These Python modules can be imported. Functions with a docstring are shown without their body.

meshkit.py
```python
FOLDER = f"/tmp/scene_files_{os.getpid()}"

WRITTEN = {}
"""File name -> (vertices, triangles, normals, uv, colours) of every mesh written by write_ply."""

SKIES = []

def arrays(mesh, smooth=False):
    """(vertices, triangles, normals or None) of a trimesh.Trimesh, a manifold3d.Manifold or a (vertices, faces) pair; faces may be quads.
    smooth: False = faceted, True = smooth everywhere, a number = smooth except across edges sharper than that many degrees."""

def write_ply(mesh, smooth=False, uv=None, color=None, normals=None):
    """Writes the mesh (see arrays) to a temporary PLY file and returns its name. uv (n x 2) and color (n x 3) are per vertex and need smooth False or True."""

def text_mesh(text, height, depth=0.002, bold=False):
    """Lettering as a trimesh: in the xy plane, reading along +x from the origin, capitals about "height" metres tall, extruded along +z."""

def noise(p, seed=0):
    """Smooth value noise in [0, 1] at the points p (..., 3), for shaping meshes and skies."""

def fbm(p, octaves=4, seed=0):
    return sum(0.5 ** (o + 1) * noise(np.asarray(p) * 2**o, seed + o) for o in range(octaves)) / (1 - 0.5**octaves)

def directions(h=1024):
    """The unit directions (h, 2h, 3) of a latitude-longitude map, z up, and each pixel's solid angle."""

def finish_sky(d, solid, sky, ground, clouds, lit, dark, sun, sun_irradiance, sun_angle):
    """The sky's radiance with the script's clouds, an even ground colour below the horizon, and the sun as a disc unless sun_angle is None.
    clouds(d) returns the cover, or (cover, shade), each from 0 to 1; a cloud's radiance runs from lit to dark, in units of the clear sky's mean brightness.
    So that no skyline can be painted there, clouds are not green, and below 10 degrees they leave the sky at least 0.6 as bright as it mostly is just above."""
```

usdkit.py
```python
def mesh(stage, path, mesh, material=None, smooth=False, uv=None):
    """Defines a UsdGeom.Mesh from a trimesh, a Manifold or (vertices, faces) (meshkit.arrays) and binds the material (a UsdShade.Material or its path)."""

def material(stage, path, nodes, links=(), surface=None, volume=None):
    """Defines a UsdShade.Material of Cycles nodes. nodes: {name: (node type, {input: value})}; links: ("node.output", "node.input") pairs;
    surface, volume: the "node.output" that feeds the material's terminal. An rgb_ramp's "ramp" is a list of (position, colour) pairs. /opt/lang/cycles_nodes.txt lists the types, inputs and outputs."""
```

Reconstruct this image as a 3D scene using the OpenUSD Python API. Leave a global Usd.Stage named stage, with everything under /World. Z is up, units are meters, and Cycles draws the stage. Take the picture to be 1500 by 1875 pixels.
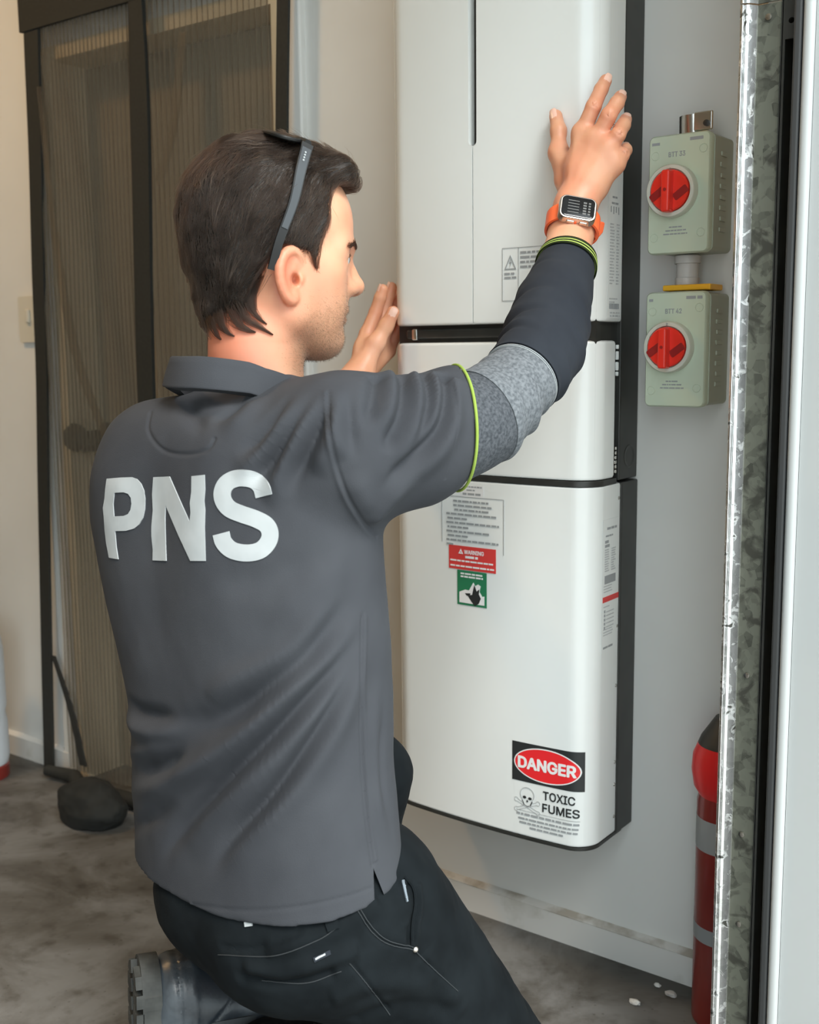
import math, numpy as np, trimesh, usdkit, meshkit
import manifold3d as m3
from shapely.geometry import Polygon, LineString, Point, box as sbox
from shapely import affinity
from shapely.ops import unary_union
from scipy.spatial import cKDTree
from scipy.ndimage import map_coordinates
from pxr import Usd, UsdGeom, UsdLux, UsdShade, Sdf, Gf, Vt

stage = Usd.Stage.CreateInMemory()
UsdGeom.SetStageUpAxis(stage, UsdGeom.Tokens.z)
UsdGeom.SetStageMetersPerUnit(stage, 1.0)
World = UsdGeom.Xform.Define(stage, '/World')
UsdGeom.Scope.Define(stage, '/World/Looks')
PI = math.pi

# ---------------------------------------------------------------- camera, sky, lights
FPX, YAW, PITCH, ROLL, H = 2073.27, 0.64186, 0.144652, -0.0110907, 0.96
_cy, _sy, _cp, _sp = math.cos(YAW), math.sin(YAW), math.cos(PITCH), math.sin(PITCH)
FW = np.array([-_sy * _cp, _cy * _cp, -_sp]); _rt = np.array([_cy, _sy, 0.0]); _up = np.cross(_rt, FW)
RT = math.cos(ROLL) * _rt + math.sin(ROLL) * _up
UP = -math.sin(ROLL) * _rt + math.cos(ROLL) * _up
CAM = np.array([0.0, 0.0, H])
cam = UsdGeom.Camera.Define(stage, '/World/camera')
_m = Gf.Matrix4d(*RT, 0, *UP, 0, *(-FW), 0, *CAM, 1)
cam.AddTransformOp().Set(_m)
cam.CreateHorizontalApertureAttr(36.0)
cam.CreateVerticalApertureAttr(45.0)
cam.CreateFocalLengthAttr(FPX / 1500 * 36.0)
cam.CreateFStopAttr(9.0)
cam.CreateFocusDistanceAttr(1.32)
cam.CreateClippingRangeAttr((0.02, 200.0))
cam.CreateExposureAttr(-0.02)

dome = UsdLux.DomeLight.Define(stage, '/World/sky')
dome.CreateIntensityAttr(0.86)
dome.CreateColorAttr(Gf.Vec3f(0.83, 0.955, 1.0))
sun = UsdLux.DistantLight.Define(stage, '/World/sun')
sun.CreateAngleAttr(26.0); sun.CreateIntensityAttr(7.0); sun.CreateColorAttr(Gf.Vec3f(1.0, 0.97, 0.91))
_d = Gf.Vec3d(-0.60, 0.30, -0.74).GetNormalized()          # direction the light travels
sun.AddTransformOp().Set(Gf.Matrix4d(Gf.Rotation(Gf.Vec3d(0, 0, -1), _d), Gf.Vec3d(0, 0, 0)))


def ray(x, y):
    return (x - 750) / FPX * RT - (y - 937.5) / FPX * UP + FW


def at_y(px, py, yy):
    d = ray(px, py); return CAM + d * (yy / d[1])


def at_depth(px, py, z):
    return CAM + ray(px, py) * z


def proj(P):
    d = np.asarray(P, float) - CAM
    z = d @ FW
    return np.stack([750 + FPX * (d @ RT) / z, 937.5 - FPX * (d @ UP) / z, z], -1)


# ---------------------------------------------------------------- helpers
_names = {}


def numbered(path):
    n = _names.get(path, -1) + 1
    _names[path] = n
    return path if n == 0 else f'{path}_{n:03d}'


def data(prim, label=None, cat=None, group=None, kind=None):
    for k, v in (('label', label), ('category', cat), ('group', group), ('kind', kind)):
        if v:
            prim.SetCustomDataByKey(k, v)
    return prim


def thing(name, label, cat, loc=(0, 0, 0), group=None):
    x = UsdGeom.Xform.Define(stage, numbered('/World/' + name))
    x.AddTranslateOp().Set(Gf.Vec3d(*map(float, loc)))
    x.GetPrim().SetMetadata('kind', 'component') if False else None
    data(x.GetPrim(), label, cat, group)
    x.loc = np.array(loc, float)
    LOC[str(x.GetPath())] = np.array(loc, float)
    return x.GetPrim()


LOC = {}


def _off(parent):
    p = str(parent.GetPath())
    for k, v in LOC.items():
        if p == k or p.startswith(k + '/'):
            return v
    return np.zeros(3)


def part(name, mesh, mat, parent, label=None, smooth=35, kind=None, world=True):
    """a mesh of its own under parent; the vertices are given in world coordinates"""
    path = numbered(str(parent.GetPath()) + '/' + name)
    v, f = verts(mesh)
    m = usdkit.mesh(stage, path, (v - _off(parent), f), mat, smooth=smooth)
    data(m.GetPrim(), label, None, None, kind)
    return m.GetPrim()


def solo(name, mesh, mat, label, cat, group=None, smooth=35, kind=None):
    path = numbered('/World/' + name)
    m = usdkit.mesh(stage, path, verts(mesh), mat, smooth=smooth)
    return data(m.GetPrim(), label, cat, group, kind)


def struct(name, mesh, mat, smooth=35):
    path = numbered('/World/' + name)
    m = usdkit.mesh(stage, path, verts(mesh), mat, smooth=smooth)
    return data(m.GetPrim(), None, None, None, 'structure')


def verts(mesh):
    if isinstance(mesh, list):
        mesh = join(mesh)
    if hasattr(mesh, 'to_mesh'):
        q = mesh.to_mesh(); return np.array(q.vert_properties[:, :3], float), np.array(q.tri_verts)
    if isinstance(mesh, tuple):
        return np.asarray(mesh[0], float), np.asarray(mesh[1])
    return np.array(mesh.vertices), np.array(mesh.faces)


def join(ms):
    return trimesh.util.concatenate([trimesh.Trimesh(*verts(m), process=False) for m in ms])


def box3(x0, x1, y0, y1, z0, z1):
    b = trimesh.creation.box([x1 - x0, y1 - y0, z1 - z0]); b.apply_translation([(x0 + x1) / 2, (y0 + y1) / 2, (z0 + z1) / 2])
    return b


def rbox(x0, x1, y0, y1, z0, z1, r=0.003, n=8):
    s = m3.Manifold.sphere(r, n)
    return m3.Manifold.batch_hull([s.translate((x, y, z)) for x in (x0 + r, x1 - r) for y in (y0 + r, y1 - r) for z in (z0 + r, z1 - r)])


def extrude(poly, h0, h1, axis='z'):
    """extrude a shapely polygon; axis z: (x,y)->xy; axis y: polygon is (x,z), extruded from y=h0 to h1; axis x: (y,z)"""
    gs = getattr(poly, 'geoms', [poly])
    out = []
    for g in gs:
        if g.is_empty: continue
        m = trimesh.creation.extrude_polygon(g, abs(h1 - h0), engine='earcut')
        v = np.array(m.vertices)
        lo = min(h0, h1)
        if axis == 'z': v = np.c_[v[:, 0], v[:, 1], v[:, 2] + lo]; f = m.faces
        elif axis == 'y': v = np.c_[v[:, 0], v[:, 2] + lo, v[:, 1]]; f = m.faces[:, ::-1]
        else: v = np.c_[v[:, 2] + lo, v[:, 0], v[:, 1]]; f = m.faces
        out.append(trimesh.Trimesh(v, f, process=False))
    return join(out)


def rrect(x0, x1, y0, y1, r, q=6):
    return sbox(x0 + r, y0 + r, x1 - r, y1 - r).buffer(r, quad_segs=q)


def tube(pts, r, n=10, cap=True):
    p = np.asarray(pts, float); k = len(p)
    r = np.broadcast_to(np.asarray(r, float), (k,))
    t = np.gradient(p, axis=0); t /= np.linalg.norm(t, axis=1, keepdims=True)
    a = np.cross(t[0], [0, 0, 1.0]);
    if np.linalg.norm(a) < 1e-3: a = np.cross(t[0], [1.0, 0, 0])
    A = []
    for i in range(k):
        a = a - t[i] * (a @ t[i]); a /= np.linalg.norm(a); A.append(a)
    A = np.array(A); B = np.cross(t, A)
    an = np.arange(n) * 2 * PI / n
    v = p[:, None] + r[:, None, None] * (np.cos(an)[None, :, None] * A[:, None] + np.sin(an)[None, :, None] * B[:, None])
    v = v.reshape(-1, 3); f = []
    for i in range(k - 1):
        for j in range(n):
            q = (i * n + j, i * n + (j + 1) % n, (i + 1) * n + (j + 1) % n, (i + 1) * n + j)
            f += [(q[0], q[1], q[2]), (q[0], q[2], q[3])]
    if cap:
        v = np.vstack([v, p[0], p[-1]]); c0, c1 = len(v) - 2, len(v) - 1
        for j in range(n):
            f += [(c0, (j + 1) % n, j), (c1, (k - 1) * n + j, (k - 1) * n + (j + 1) % n)]
    return trimesh.Trimesh(v, np.array(f), process=False)


def lathe(prof, center, n=32, axis='z'):
    m = trimesh.creation.revolve(np.array(prof, float), sections=n)
    v = np.array(m.vertices)
    if axis == 'y': v = np.c_[v[:, 0], -v[:, 2], v[:, 1]]      # axis points towards -y
    return trimesh.Trimesh(v + np.array(center), m.faces, process=False)


def smoothspline(pts, n):
    """Catmull-Rom through points"""
    p = np.asarray(pts, float); k = len(p)
    P = np.vstack([2 * p[0] - p[1], p, 2 * p[-1] - p[-2]])
    s = np.linspace(0, k - 1 - 1e-9, n); i = s.astype(int); t = (s - i)[:, None]
    a, b, c, d = P[i], P[i + 1], P[i + 2], P[i + 3]
    return 0.5 * (2 * b + (c - a) * t + (2 * a - 5 * b + 4 * c - d) * t ** 2 + (3 * b - a - 3 * c + d) * t ** 3)


# ---------------------------------------------------------------- materials
def lin(c):
    c = np.array(c, float) / 255
    return tuple(np.where(c <= 0.04045, c / 12.92, ((c + 0.055) / 1.055) ** 2.4))


def mat(name, col, rough=0.5, **kw):
    p = {'base_color': col, 'roughness': rough}; p.update(kw)
    return usdkit.material(stage, '/World/Looks/' + name, {'p': ('principled_bsdf', p)}, [], surface='p.BSDF')


def noisy(name, c1, c2, scale, rough=0.5, bump=0.0, bscale=None, detail=4, lo=0.35, hi=0.65, dist=0.002, stretch=None, **kw):
    p = {'roughness': rough}; p.update(kw)
    n = {'g': ('geometry', {}), 'n': ('noise_texture', {'scale': scale, 'detail': detail}), 'r': ('rgb_ramp', {'ramp': [(lo, c1), (hi, c2)]}), 'p': ('principled_bsdf', p)}
    l = [('n.fac', 'r.fac'), ('r.color', 'p.base_color')]
    if stretch:
        n['m'] = ('mapping', {'scale': stretch}); l += [('g.position', 'm.vector'), ('m.vector', 'n.vector')]
    else:
        l += [('g.position', 'n.vector')]
    if bump:
        n['bn'] = ('noise_texture', {'scale': bscale or scale, 'detail': 3}); n['b'] = ('bump', {'strength': bump, 'distance': dist})
        l += [('g.position', 'bn.vector'), ('bn.fac', 'b.height'), ('b.normal', 'p.normal')]
    return usdkit.material(stage, '/World/Looks/' + name, n, l, surface='p.BSDF')


M = {}
M['wall'] = noisy('wall_paint', (.71, .71, .685), (.77, .77, .745), 3, .55, bump=.05, bscale=120, dist=.0006)
M['ceiling'] = mat('ceiling_paint', (.56, .47, .35), .7)
M['skirting'] = noisy('skirting_paint', (.52, .50, .44), (.72, .71, .68), 9, .45, detail=6, lo=.30, hi=.42)
M['skirting_top'] = noisy('skirting_top_strip', (.42, .38, .32), (.66, .64, .60), 26, .7, detail=6, lo=.36, hi=.56)  # mottled darker brown for the strip along the skirting top
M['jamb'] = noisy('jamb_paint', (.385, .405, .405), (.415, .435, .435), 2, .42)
M['white_steel'] = noisy('white_enamel', (.755, .785, .775), (.785, .815, .805), 2, .25, coat_weight=.25, coat_roughness=.12)
M['black_steel'] = noisy('black_chassis', (.022, .023, .021), (.032, .033, .030), 30, .42)
M['slot'] = mat('slot_dark', (.03, .025, .02), .6)
M['black_print'] = mat('print_black', (.022, .025, .026), .5)
M['grey_print'] = mat('print_grey', (.30, .32, .33), .6)
M['pale_print'] = mat('print_pale_grey', (.42, .44, .45), .6)
M['paper'] = mat('label_paper', (.72, .73, .73), .5)
M['red_print'] = mat('print_red', (.78, .025, .03), .4)
M['red_print2'] = mat('label_red', (.66, .05, .045), .5)
M['green_print'] = mat('label_green', (.02, .19, .085), .5)
M['white_print'] = mat('print_white', (.80, .80, .80), .5)
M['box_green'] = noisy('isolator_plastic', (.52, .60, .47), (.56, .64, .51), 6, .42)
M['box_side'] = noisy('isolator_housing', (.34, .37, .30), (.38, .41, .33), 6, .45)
M['ring'] = mat('dial_ring_plastic', (.60, .62, .54), .4)
M['red_knob'] = mat('red_knob_plastic', (.82, .035, .02), .32)
M['dark_red'] = mat('red_recess', (.30, .01, .008), .5)
M['yellow'] = mat('yellow_plastic', (.80, .42, .02), .45)
M['pvc'] = noisy('grey_pvc', (.46, .44, .42), (.52, .50, .48), 8, .45)
M['chrome'] = mat('stainless', (.62, .60, .56), .22, metallic=1.0)
M['rubber'] = mat('black_rubber', (.03, .032, .033), .6)
M['ext_red'] = noisy('extinguisher_red', (.19, .020, .016), (.23, .026, .02), 6, .35, coat_weight=.3)
M['cap_red'] = mat('red_cap_plastic', (.68, .02, .02), .35)
M['ext_black'] = mat('extinguisher_black', (.03, .031, .028), .5)
M['drum'] = mat('white_plastic', (.62, .66, .70), .4)
M['switch'] = mat('switch_plastic', (.66, .63, .54), .45)
M['door'] = mat('door_paint', (.36, .31, .235), .5)
M['frame'] = mat('door_frame_paint', (.80, .68, .48), .5)
M['knob'] = mat('black_knob', (.02, .021, .018), .4)
M['webbing'] = noisy('black_webbing', (.015, .0155, .013), (.021, .0215, .018), 200, .8)
M['bundle'] = noisy('bundle_cloth', (.008, .009, .008), (.016, .017, .015), 30, .9)
M['driveway'] = noisy('driveway_concrete', (.46, .45, .43), (.54, .53, .50), 3, .8)

# galvanised steel with its large crystals and dark blotches
M['galv'] = usdkit.material(stage, '/World/Looks/galvanised', {
    'g': ('geometry', {}), 'v': ('voronoi_texture', {'scale': 62, 'feature': 'f1', 'detail': 1.0}), 'n': ('noise_texture', {'scale': 70, 'detail': 5, 'distortion': .6}),
    'bw': ('rgb_to_bw', {}), 'rr': ('rgb_ramp', {'ramp': [(.2, (.55, .56, .55)), (.8, (.82, .83, .83))]}),
    'dr': ('rgb_ramp', {'ramp': [(.30, (0, 0, 0)), (.38, (1, 1, 1))]}), 'mx': ('mix', {'color1': (.09, .09, .08)}),
    'ro': ('rgb_ramp', {'ramp': [(.34, (.6, .6, .6)), (.46, (.24, .24, .24))]}),
    'p': ('principled_bsdf', {'metallic': .92})},
    [('g.position', 'v.vector'), ('g.position', 'n.vector'), ('v.color', 'bw.color'), ('bw.val', 'rr.fac'), ('n.fac', 'dr.fac'), ('dr.color', 'mx.fac'), ('rr.color', 'mx.color2'),
     ('mx.color', 'p.base_color'), ('n.fac', 'ro.fac'), ('ro.color', 'p.roughness')], surface='p.BSDF')

M['galv_shaded'] = usdkit.material(stage, '/World/Looks/galvanised_shaded', {  # darker copy of the same steel: shade on the web put into colour
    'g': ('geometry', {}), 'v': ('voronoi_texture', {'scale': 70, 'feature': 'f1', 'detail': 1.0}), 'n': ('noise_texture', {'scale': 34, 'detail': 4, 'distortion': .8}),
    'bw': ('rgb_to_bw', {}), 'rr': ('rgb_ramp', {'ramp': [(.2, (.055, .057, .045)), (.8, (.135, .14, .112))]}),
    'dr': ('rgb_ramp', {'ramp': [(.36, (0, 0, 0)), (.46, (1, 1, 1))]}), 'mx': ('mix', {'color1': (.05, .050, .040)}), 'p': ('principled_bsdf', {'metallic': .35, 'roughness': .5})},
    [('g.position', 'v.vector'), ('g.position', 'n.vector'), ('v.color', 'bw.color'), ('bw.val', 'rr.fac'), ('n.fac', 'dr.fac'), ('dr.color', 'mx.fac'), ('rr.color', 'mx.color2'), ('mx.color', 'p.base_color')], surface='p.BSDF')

# concrete floor, stained
M['floor'] = usdkit.material(stage, '/World/Looks/concrete', {
    'g': ('geometry', {}), 'n1': ('noise_texture', {'scale': 4.5, 'detail': 8, 'roughness': .62, 'distortion': .6}), 'n2': ('noise_texture', {'scale': 26, 'detail': 6}),
    'r1': ('rgb_ramp', {'ramp': [(.30, (.036, .031, .025)), (.46, (.090, .085, .076)), (.62, (.165, .165, .160))]}),
    'r2': ('rgb_ramp', {'ramp': [(.30, (.55, .52, .48)), (.46, (1, 1, 1))]}), 'mx': ('mix', {'mix_type': 'multiply', 'fac': .8}),
    'v': ('voronoi_texture', {'scale': 40, 'randomness': 1.0}), 'rv': ('rgb_ramp', {'ramp': [(.05, (.45, .42, .38)), (.11, (1, 1, 1))]}), 'mv': ('mix', {'mix_type': 'multiply', 'fac': .6}),
    'b': ('bump', {'strength': .25, 'distance': .004}), 'p': ('principled_bsdf', {'roughness': .55})},
    [('g.position', 'n1.vector'), ('g.position', 'n2.vector'), ('g.position', 'v.vector'), ('n1.fac', 'r1.fac'), ('n2.fac', 'r2.fac'), ('r1.color', 'mx.color1'), ('r2.color', 'mx.color2'),
     ('v.distance', 'rv.fac'), ('mx.color', 'mv.color1'), ('rv.color', 'mv.color2'), ('mv.color', 'p.base_color'), ('n2.fac', 'b.height'), ('b.normal', 'p.normal')], surface='p.BSDF')

# fly-screen mesh: half open weave
M['mesh'] = usdkit.material(stage, '/World/Looks/screen_mesh', {
    'g': ('geometry', {}), 'd': ('principled_bsdf', {'base_color': (.17, .14, .098), 'roughness': .8}), 't': ('transparent_bsdf', {'color': (1, 1, 1)}),
    'x': ('mix_closure', {'fac': .25})}, [('t.BSDF', 'x.closure1'), ('d.BSDF', 'x.closure2')], surface='x.closure')

# ---------------------------------------------------------------- the room
W = 1.532                                                       # the long wall's face
DX0, DX1, DZ = -2.088, -1.405, 1.583                            # door opening in it
XF = -0.3982                                                     # the front wall: opening jamb
YJ = 1.25
XL, YB, CZ = -4.6, -3.6, 2.45
struct('floor', box3(XL, -0.35, YB, W + 0.25, -0.1, 0), M['floor'])
struct('driveway', box3(-0.35, 9, -8, 8, -0.12, -0.012), M['driveway'])
struct('wall_back', join([box3(XL, DX0, W, W + .25, 0, CZ), box3(DX0, DX1, W, W + .25, DZ, CZ), box3(DX1, XF + .2, W, W + .25, 0, CZ)]), M['wall'])
struct('wall_left', box3(XL - .1, XL, YB, W + .25, 0, CZ), M['ceiling'])
struct('wall_near', box3(XL, XF + .2, YB - .1, YB, 0, CZ), M['ceiling'])
struct('ceiling', box3(XL, XF + .2, YB, W + .25, CZ, CZ + .1), M['ceiling'])
struct('wall_front', join([box3(XF, XF + .2, YJ, W, 0, CZ), box3(XF, XF + .2, YB, YJ, 2.15, CZ), box3(XF, XF + .2, YB, -2.4, 0, 2.15)]), M['jamb'])
struct('trim_1', extrude(rrect(-.4110, -.3987, YJ - .006, YJ + .05, .0055), 0, 2.15, 'z'), M['jamb'])
struct('trim_2', box3(-.4365, -.4118, YJ + .09, W, 0, 2.15), M['frame'])
# skirting boards: chamfered top
sk = Polygon([(W, 0), (W - .012, 0), (W - .012, .048), (W - .003, .0535), (W, .0535)])
struct('baseboard_right', extrude(sk, DX1 + .048, -.4366, 'x'), M['skirting'])
struct('trim_5', extrude(Polygon([(W - .0122, .0465), (W - .0126, .0482), (W - .0032, .0540), (W, .0540), (W, .0525), (W - .003, .0525)]), DX1 + .05, -.4366, 'x'), M['skirting_top'])
struct('baseboard_left', extrude(sk, XL, DX0 - .03, 'x'), M['skirting'])
# door in its recess
fr = [box3(DX0, DX0 + .028, W - .004, W + .12, 0, DZ), box3(DX1 - .028, DX1, W - .004, W + .12, 0, DZ), box3(DX0 + .028, DX1 - .028, W - .004, W + .12, DZ - .028, DZ)]
d1 = struct('door_1', box3(DX0 + .03, DX1 - .03, W + .085, W + .12, .008, DZ - .03), M['door'])
part('door_frame', join(fr), M['frame'], d1)
kc = np.array([-2.040, W, at_y(140, 797, W + .04)[2]])
part('door_handle', join([lathe([(0, 0), (.029, 0), (.029, .008), (.014, .012), (.013, .072), (.027, .078), (.032, .092), (.023, .106), (0, .108)], (kc[0], W + .085, kc[2]), 32, 'y'),
                          rbox(kc[0] - .012, kc[0] + .045, W + .004, W + .020, kc[2] - .030, kc[2] - .014, .005), lathe([(0, 0), (.012, 0), (.012, .072), (0, .072)], (kc[0], W + .086, kc[2] - .022), 16, 'y')]), M['knob'], d1, 'black door knob and latch')
struct('trim_3', extrude(rrect(DX1 + .010, DX1 + .048, W - .014, W + .01, .005), 0, DZ + .06, 'z'), M['wall'])
struct('trim_4', extrude(rrect(DX0 - .05, DX0 - .004, W - .010, W + .01, .004), 0, DZ + .06, 'z'), M['wall'])

# added lamp, out of view: warms the upper walls and fills the garage
t = thing('added_warm_lamp', 'added round warm lamp out of view, there to warm the upper walls', 'lamp', (-2.3, .5, CZ))
part('base', lathe([(0, -.03), (.14, -.03), (.15, 0), (0, 0)], (-2.3, .5, CZ), 32), M['switch'], t)
lampL = UsdLux.DiskLight.Define(stage, '/World/added_warm_lamp/warm_fill')
lampL.CreateRadiusAttr(.13); lampL.CreateIntensityAttr(95.0); lampL.CreateColorAttr(Gf.Vec3f(1.0, .62, .28))
lampL.AddTranslateOp().Set(Gf.Vec3d(0, 0, -.034))

# ---------------------------------------------------------------- light switch
sl = at_y(55, 585, W)
t = thing('light_switch', 'cream light switch plate on the wall beside the screened doorway', 'light switch', (sl[0], W, sl[2]))
part('plate', extrude(rrect(sl[0] - .028, sl[0] + .028, sl[2] - .05, sl[2] + .05, .005), W - .009, W, 'y'), M['switch'], t)
part('rocker', rbox(sl[0] + .002, sl[0] + .016, W - .016, W - .008, sl[2] - .008, sl[2] + .022, .003), M['switch'], t)

# ---------------------------------------------------------------- water heater
HX0, HX1, HF = -1.0785, -.7255, 1.391
HC = (HX0 + HX1) / 2


def front_y(x):
    """the bowed and round-cornered front of the covers"""
    x = np.asarray(x, float); h = (HX1 - HX0) / 2; u = np.abs(x - HC); r = .034
    y = HF - .006 + .010 * (u / h) ** 2
    c = np.clip(u - (h - r), 0, r * .9995)
    return y + r - np.sqrt(r * r - c * c)


def cover_poly(yback, inset=0.0):
    h = (HX1 - HX0) / 2 - inset
    u = np.sin(np.linspace(-PI / 2, PI / 2, 61)) * h * .99999
    return Polygon([(HC - h, yback)] + [(HC + a, float(front_y(HC + a * (h + inset) / h)) + inset) for a in u] + [(HC + h, yback)])


def cover(yback, z0, z1, x0=None, x1=None, r=.004):
    """a shell of enamelled steel with eased edges at top and bottom"""
    P = cover_poly(yback)
    layers = []
    for z, ins in ((z0, r), (z0 + r * .3, r * .3), (z0 + r, 0), (z1 - r, 0), (z1 - r * .3, r * .3), (z1, r)):
        q = cover_poly(yback, ins); c = np.array(q.exterior.coords)[:-1]
        layers.append(np.c_[c, np.full(len(c), z)])
    n = len(layers[0]); v = np.vstack(layers); f = []
    for i in range(len(layers) - 1):
        for j in range(n):
            a, b, c, d = i * n + j, i * n + (j + 1) % n, (i + 1) * n + (j + 1) % n, (i + 1) * n + j
            f += [(a, b, c), (a, c, d)]
    for k, flip in ((0, True), (len(layers) - 1, False)):
        base = k * n
        tri = trimesh.creation.triangulate_polygon(Polygon(layers[k][:, :2]), engine='earcut')
        kt = cKDTree(layers[k][:, :2]); idx = kt.query(tri[0])[1]
        for tr in tri[1]:
            q = [base + idx[i] for i in tr]
            f.append(q[::-1] if flip else q)
    m = trimesh.Trimesh(v, np.array(f), process=False)
    trimesh.repair.fix_normals(m)
    mm = m3.Manifold(m3.Mesh(np.asarray(m.vertices, np.float32), np.asarray(m.faces, np.uint32)))
    if x0 is not None:
        mm = mm ^ m3.Manifold.cube((x1 - x0, 1, 3)).translate((x0, 1.0, -.5))
    return mm


ht = thing('water_heater', 'tall white wall-mounted water heater with three bowed front covers on a black chassis', 'water heater', (HC, W, .23))
chas = join([rbox(HX0 + .004, HX1 + .0005, 1.4725, W - .0005, .7675, 1.62, .002), box3(HX0 + .010, HX1 - .006, 1.409, 1.4745, .80, 1.60)])
part('chassis', chas, M['black_steel'], ht, 'black steel chassis behind the upper covers')
part('lower_chassis', rbox(HX0 + .004, HX1 + .0025, 1.4785, W - .0005, .2315, .764, .002), M['black_steel'], ht, 'black chassis of the lower case')
part('rib', rbox(HX0 + .03, HX1 - .03, 1.399, 1.415, .972, .986, .003), M['black_steel'], ht, 'black rail in the gap below the top doors')
part('bracket', rbox(HC - .135, HC - .125, 1.397, 1.414, .970, .987, .002), M['chrome'], ht, 'small metal clip in the gap')
# top doors, with the finger slot between them
gx = -.917
zt0, zt1 = .9915, 1.60
slot = m3.Manifold.hull(m3.Manifold.cylinder(.3, .0068, .0068, 20).rotate((90, 0, 0)).translate((gx, 1.5, 1.247)) + m3.Manifold.cube((.0136, .3, .5)).translate((gx - .0068, 1.2, 1.3)))
tl = cover(1.472, zt0, zt1, HX0 - .01, gx - .0009) - slot
tr = cover(1.472, zt0, zt1, gx + .0009, HX1 + .01) - slot
part('door_panel', tl, M['white_steel'], ht)
part('door_panel', tr, M['white_steel'], ht)
part('finger_slot', box3(gx - .012, gx + .012, 1.4005, 1.409, 1.23, 1.60), M['slot'], ht, 'dark recess of the slot between the doors')
part('middle_cover', cover(1.456, .772, .966, r=.005), M['white_steel'], ht)
part('seam_gasket', cover(1.466, .764, .772, r=.0005) - m3.Manifold.cube((.5, .3, .1)).translate((-1.3, 1.39, .7)), M['black_steel'], ht, 'black seam above the lower cover')
part('lower_cover', cover(1.478, .2335, .764, r=.004), M['white_steel'], ht)
part('bottom_gasket', cover(1.50, .2285, .2335, r=.0004), M['black_steel'], ht, 'black edge under the lower cover')
# vents and screws on the right side
vent = [rbox(HX1 - .014, HX1 - .0105, 1.4585, 1.4625, z - l, z + l, .0015) for z, l in ((.955, .0022), (.945, .0045), (.931, .0045), (.922, .0022))]
part('vent', join([rbox(HX1 - .003, HX1 + .0012, 1.462, 1.466, z - l, z + l, .001) for z, l in ((.957, .003), (.945, .006), (.930, .006), (.9195, .003))]), M['white_steel'], ht, 'row of pale vent slots')
rs = np.random.RandomState(3)
part('latch', join([rbox(HX1 - .003, HX1 + .0015, 1.457 + rs.rand() * .003, 1.463, z, z + .005, .0008) for z in np.arange(.779, .812, .0066)]), M['chrome'], ht, 'toothed metal latch')
for z in (.742, .553, .463, .31, .345, .26):
    part('screw', lathe([(0, 0), (.0028, 0), (.0024, .0014), (0, .002)], (0, 0, 0), 12).apply_transform(trimesh.transformations.rotation_matrix(PI / 2, [0, 1, 0])).apply_translation((HX1 - .0005, 1.474, z)), M['chrome'], ht)
dsk = lathe([(.012, 0), (.016, .0008), (.017, 0)], (0, 0, 0), 24).apply_transform(trimesh.transformations.rotation_matrix(PI / 2, [0, 1, 0])).apply_translation((HX1 + .0005, 1.504, .80))
part('embossing', dsk, M['black_steel'], ht)


# ---- labels stuck on the covers
def stick(mesh, eps, size=.006):
    """lay a mesh given in (x, depth, z) on the bowed front"""
    v, f = verts(mesh)
    if size:
        v, f = trimesh.remesh.subdivide_to_size(v, f, size)
    v = v.copy(); v[:, 1] += front_y(v[:, 0]) - eps
    return trimesh.Trimesh(v, f, process=False)


def poly_f(P, d=.0003):
    return extrude(P, -d, 0, 'y')


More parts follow.
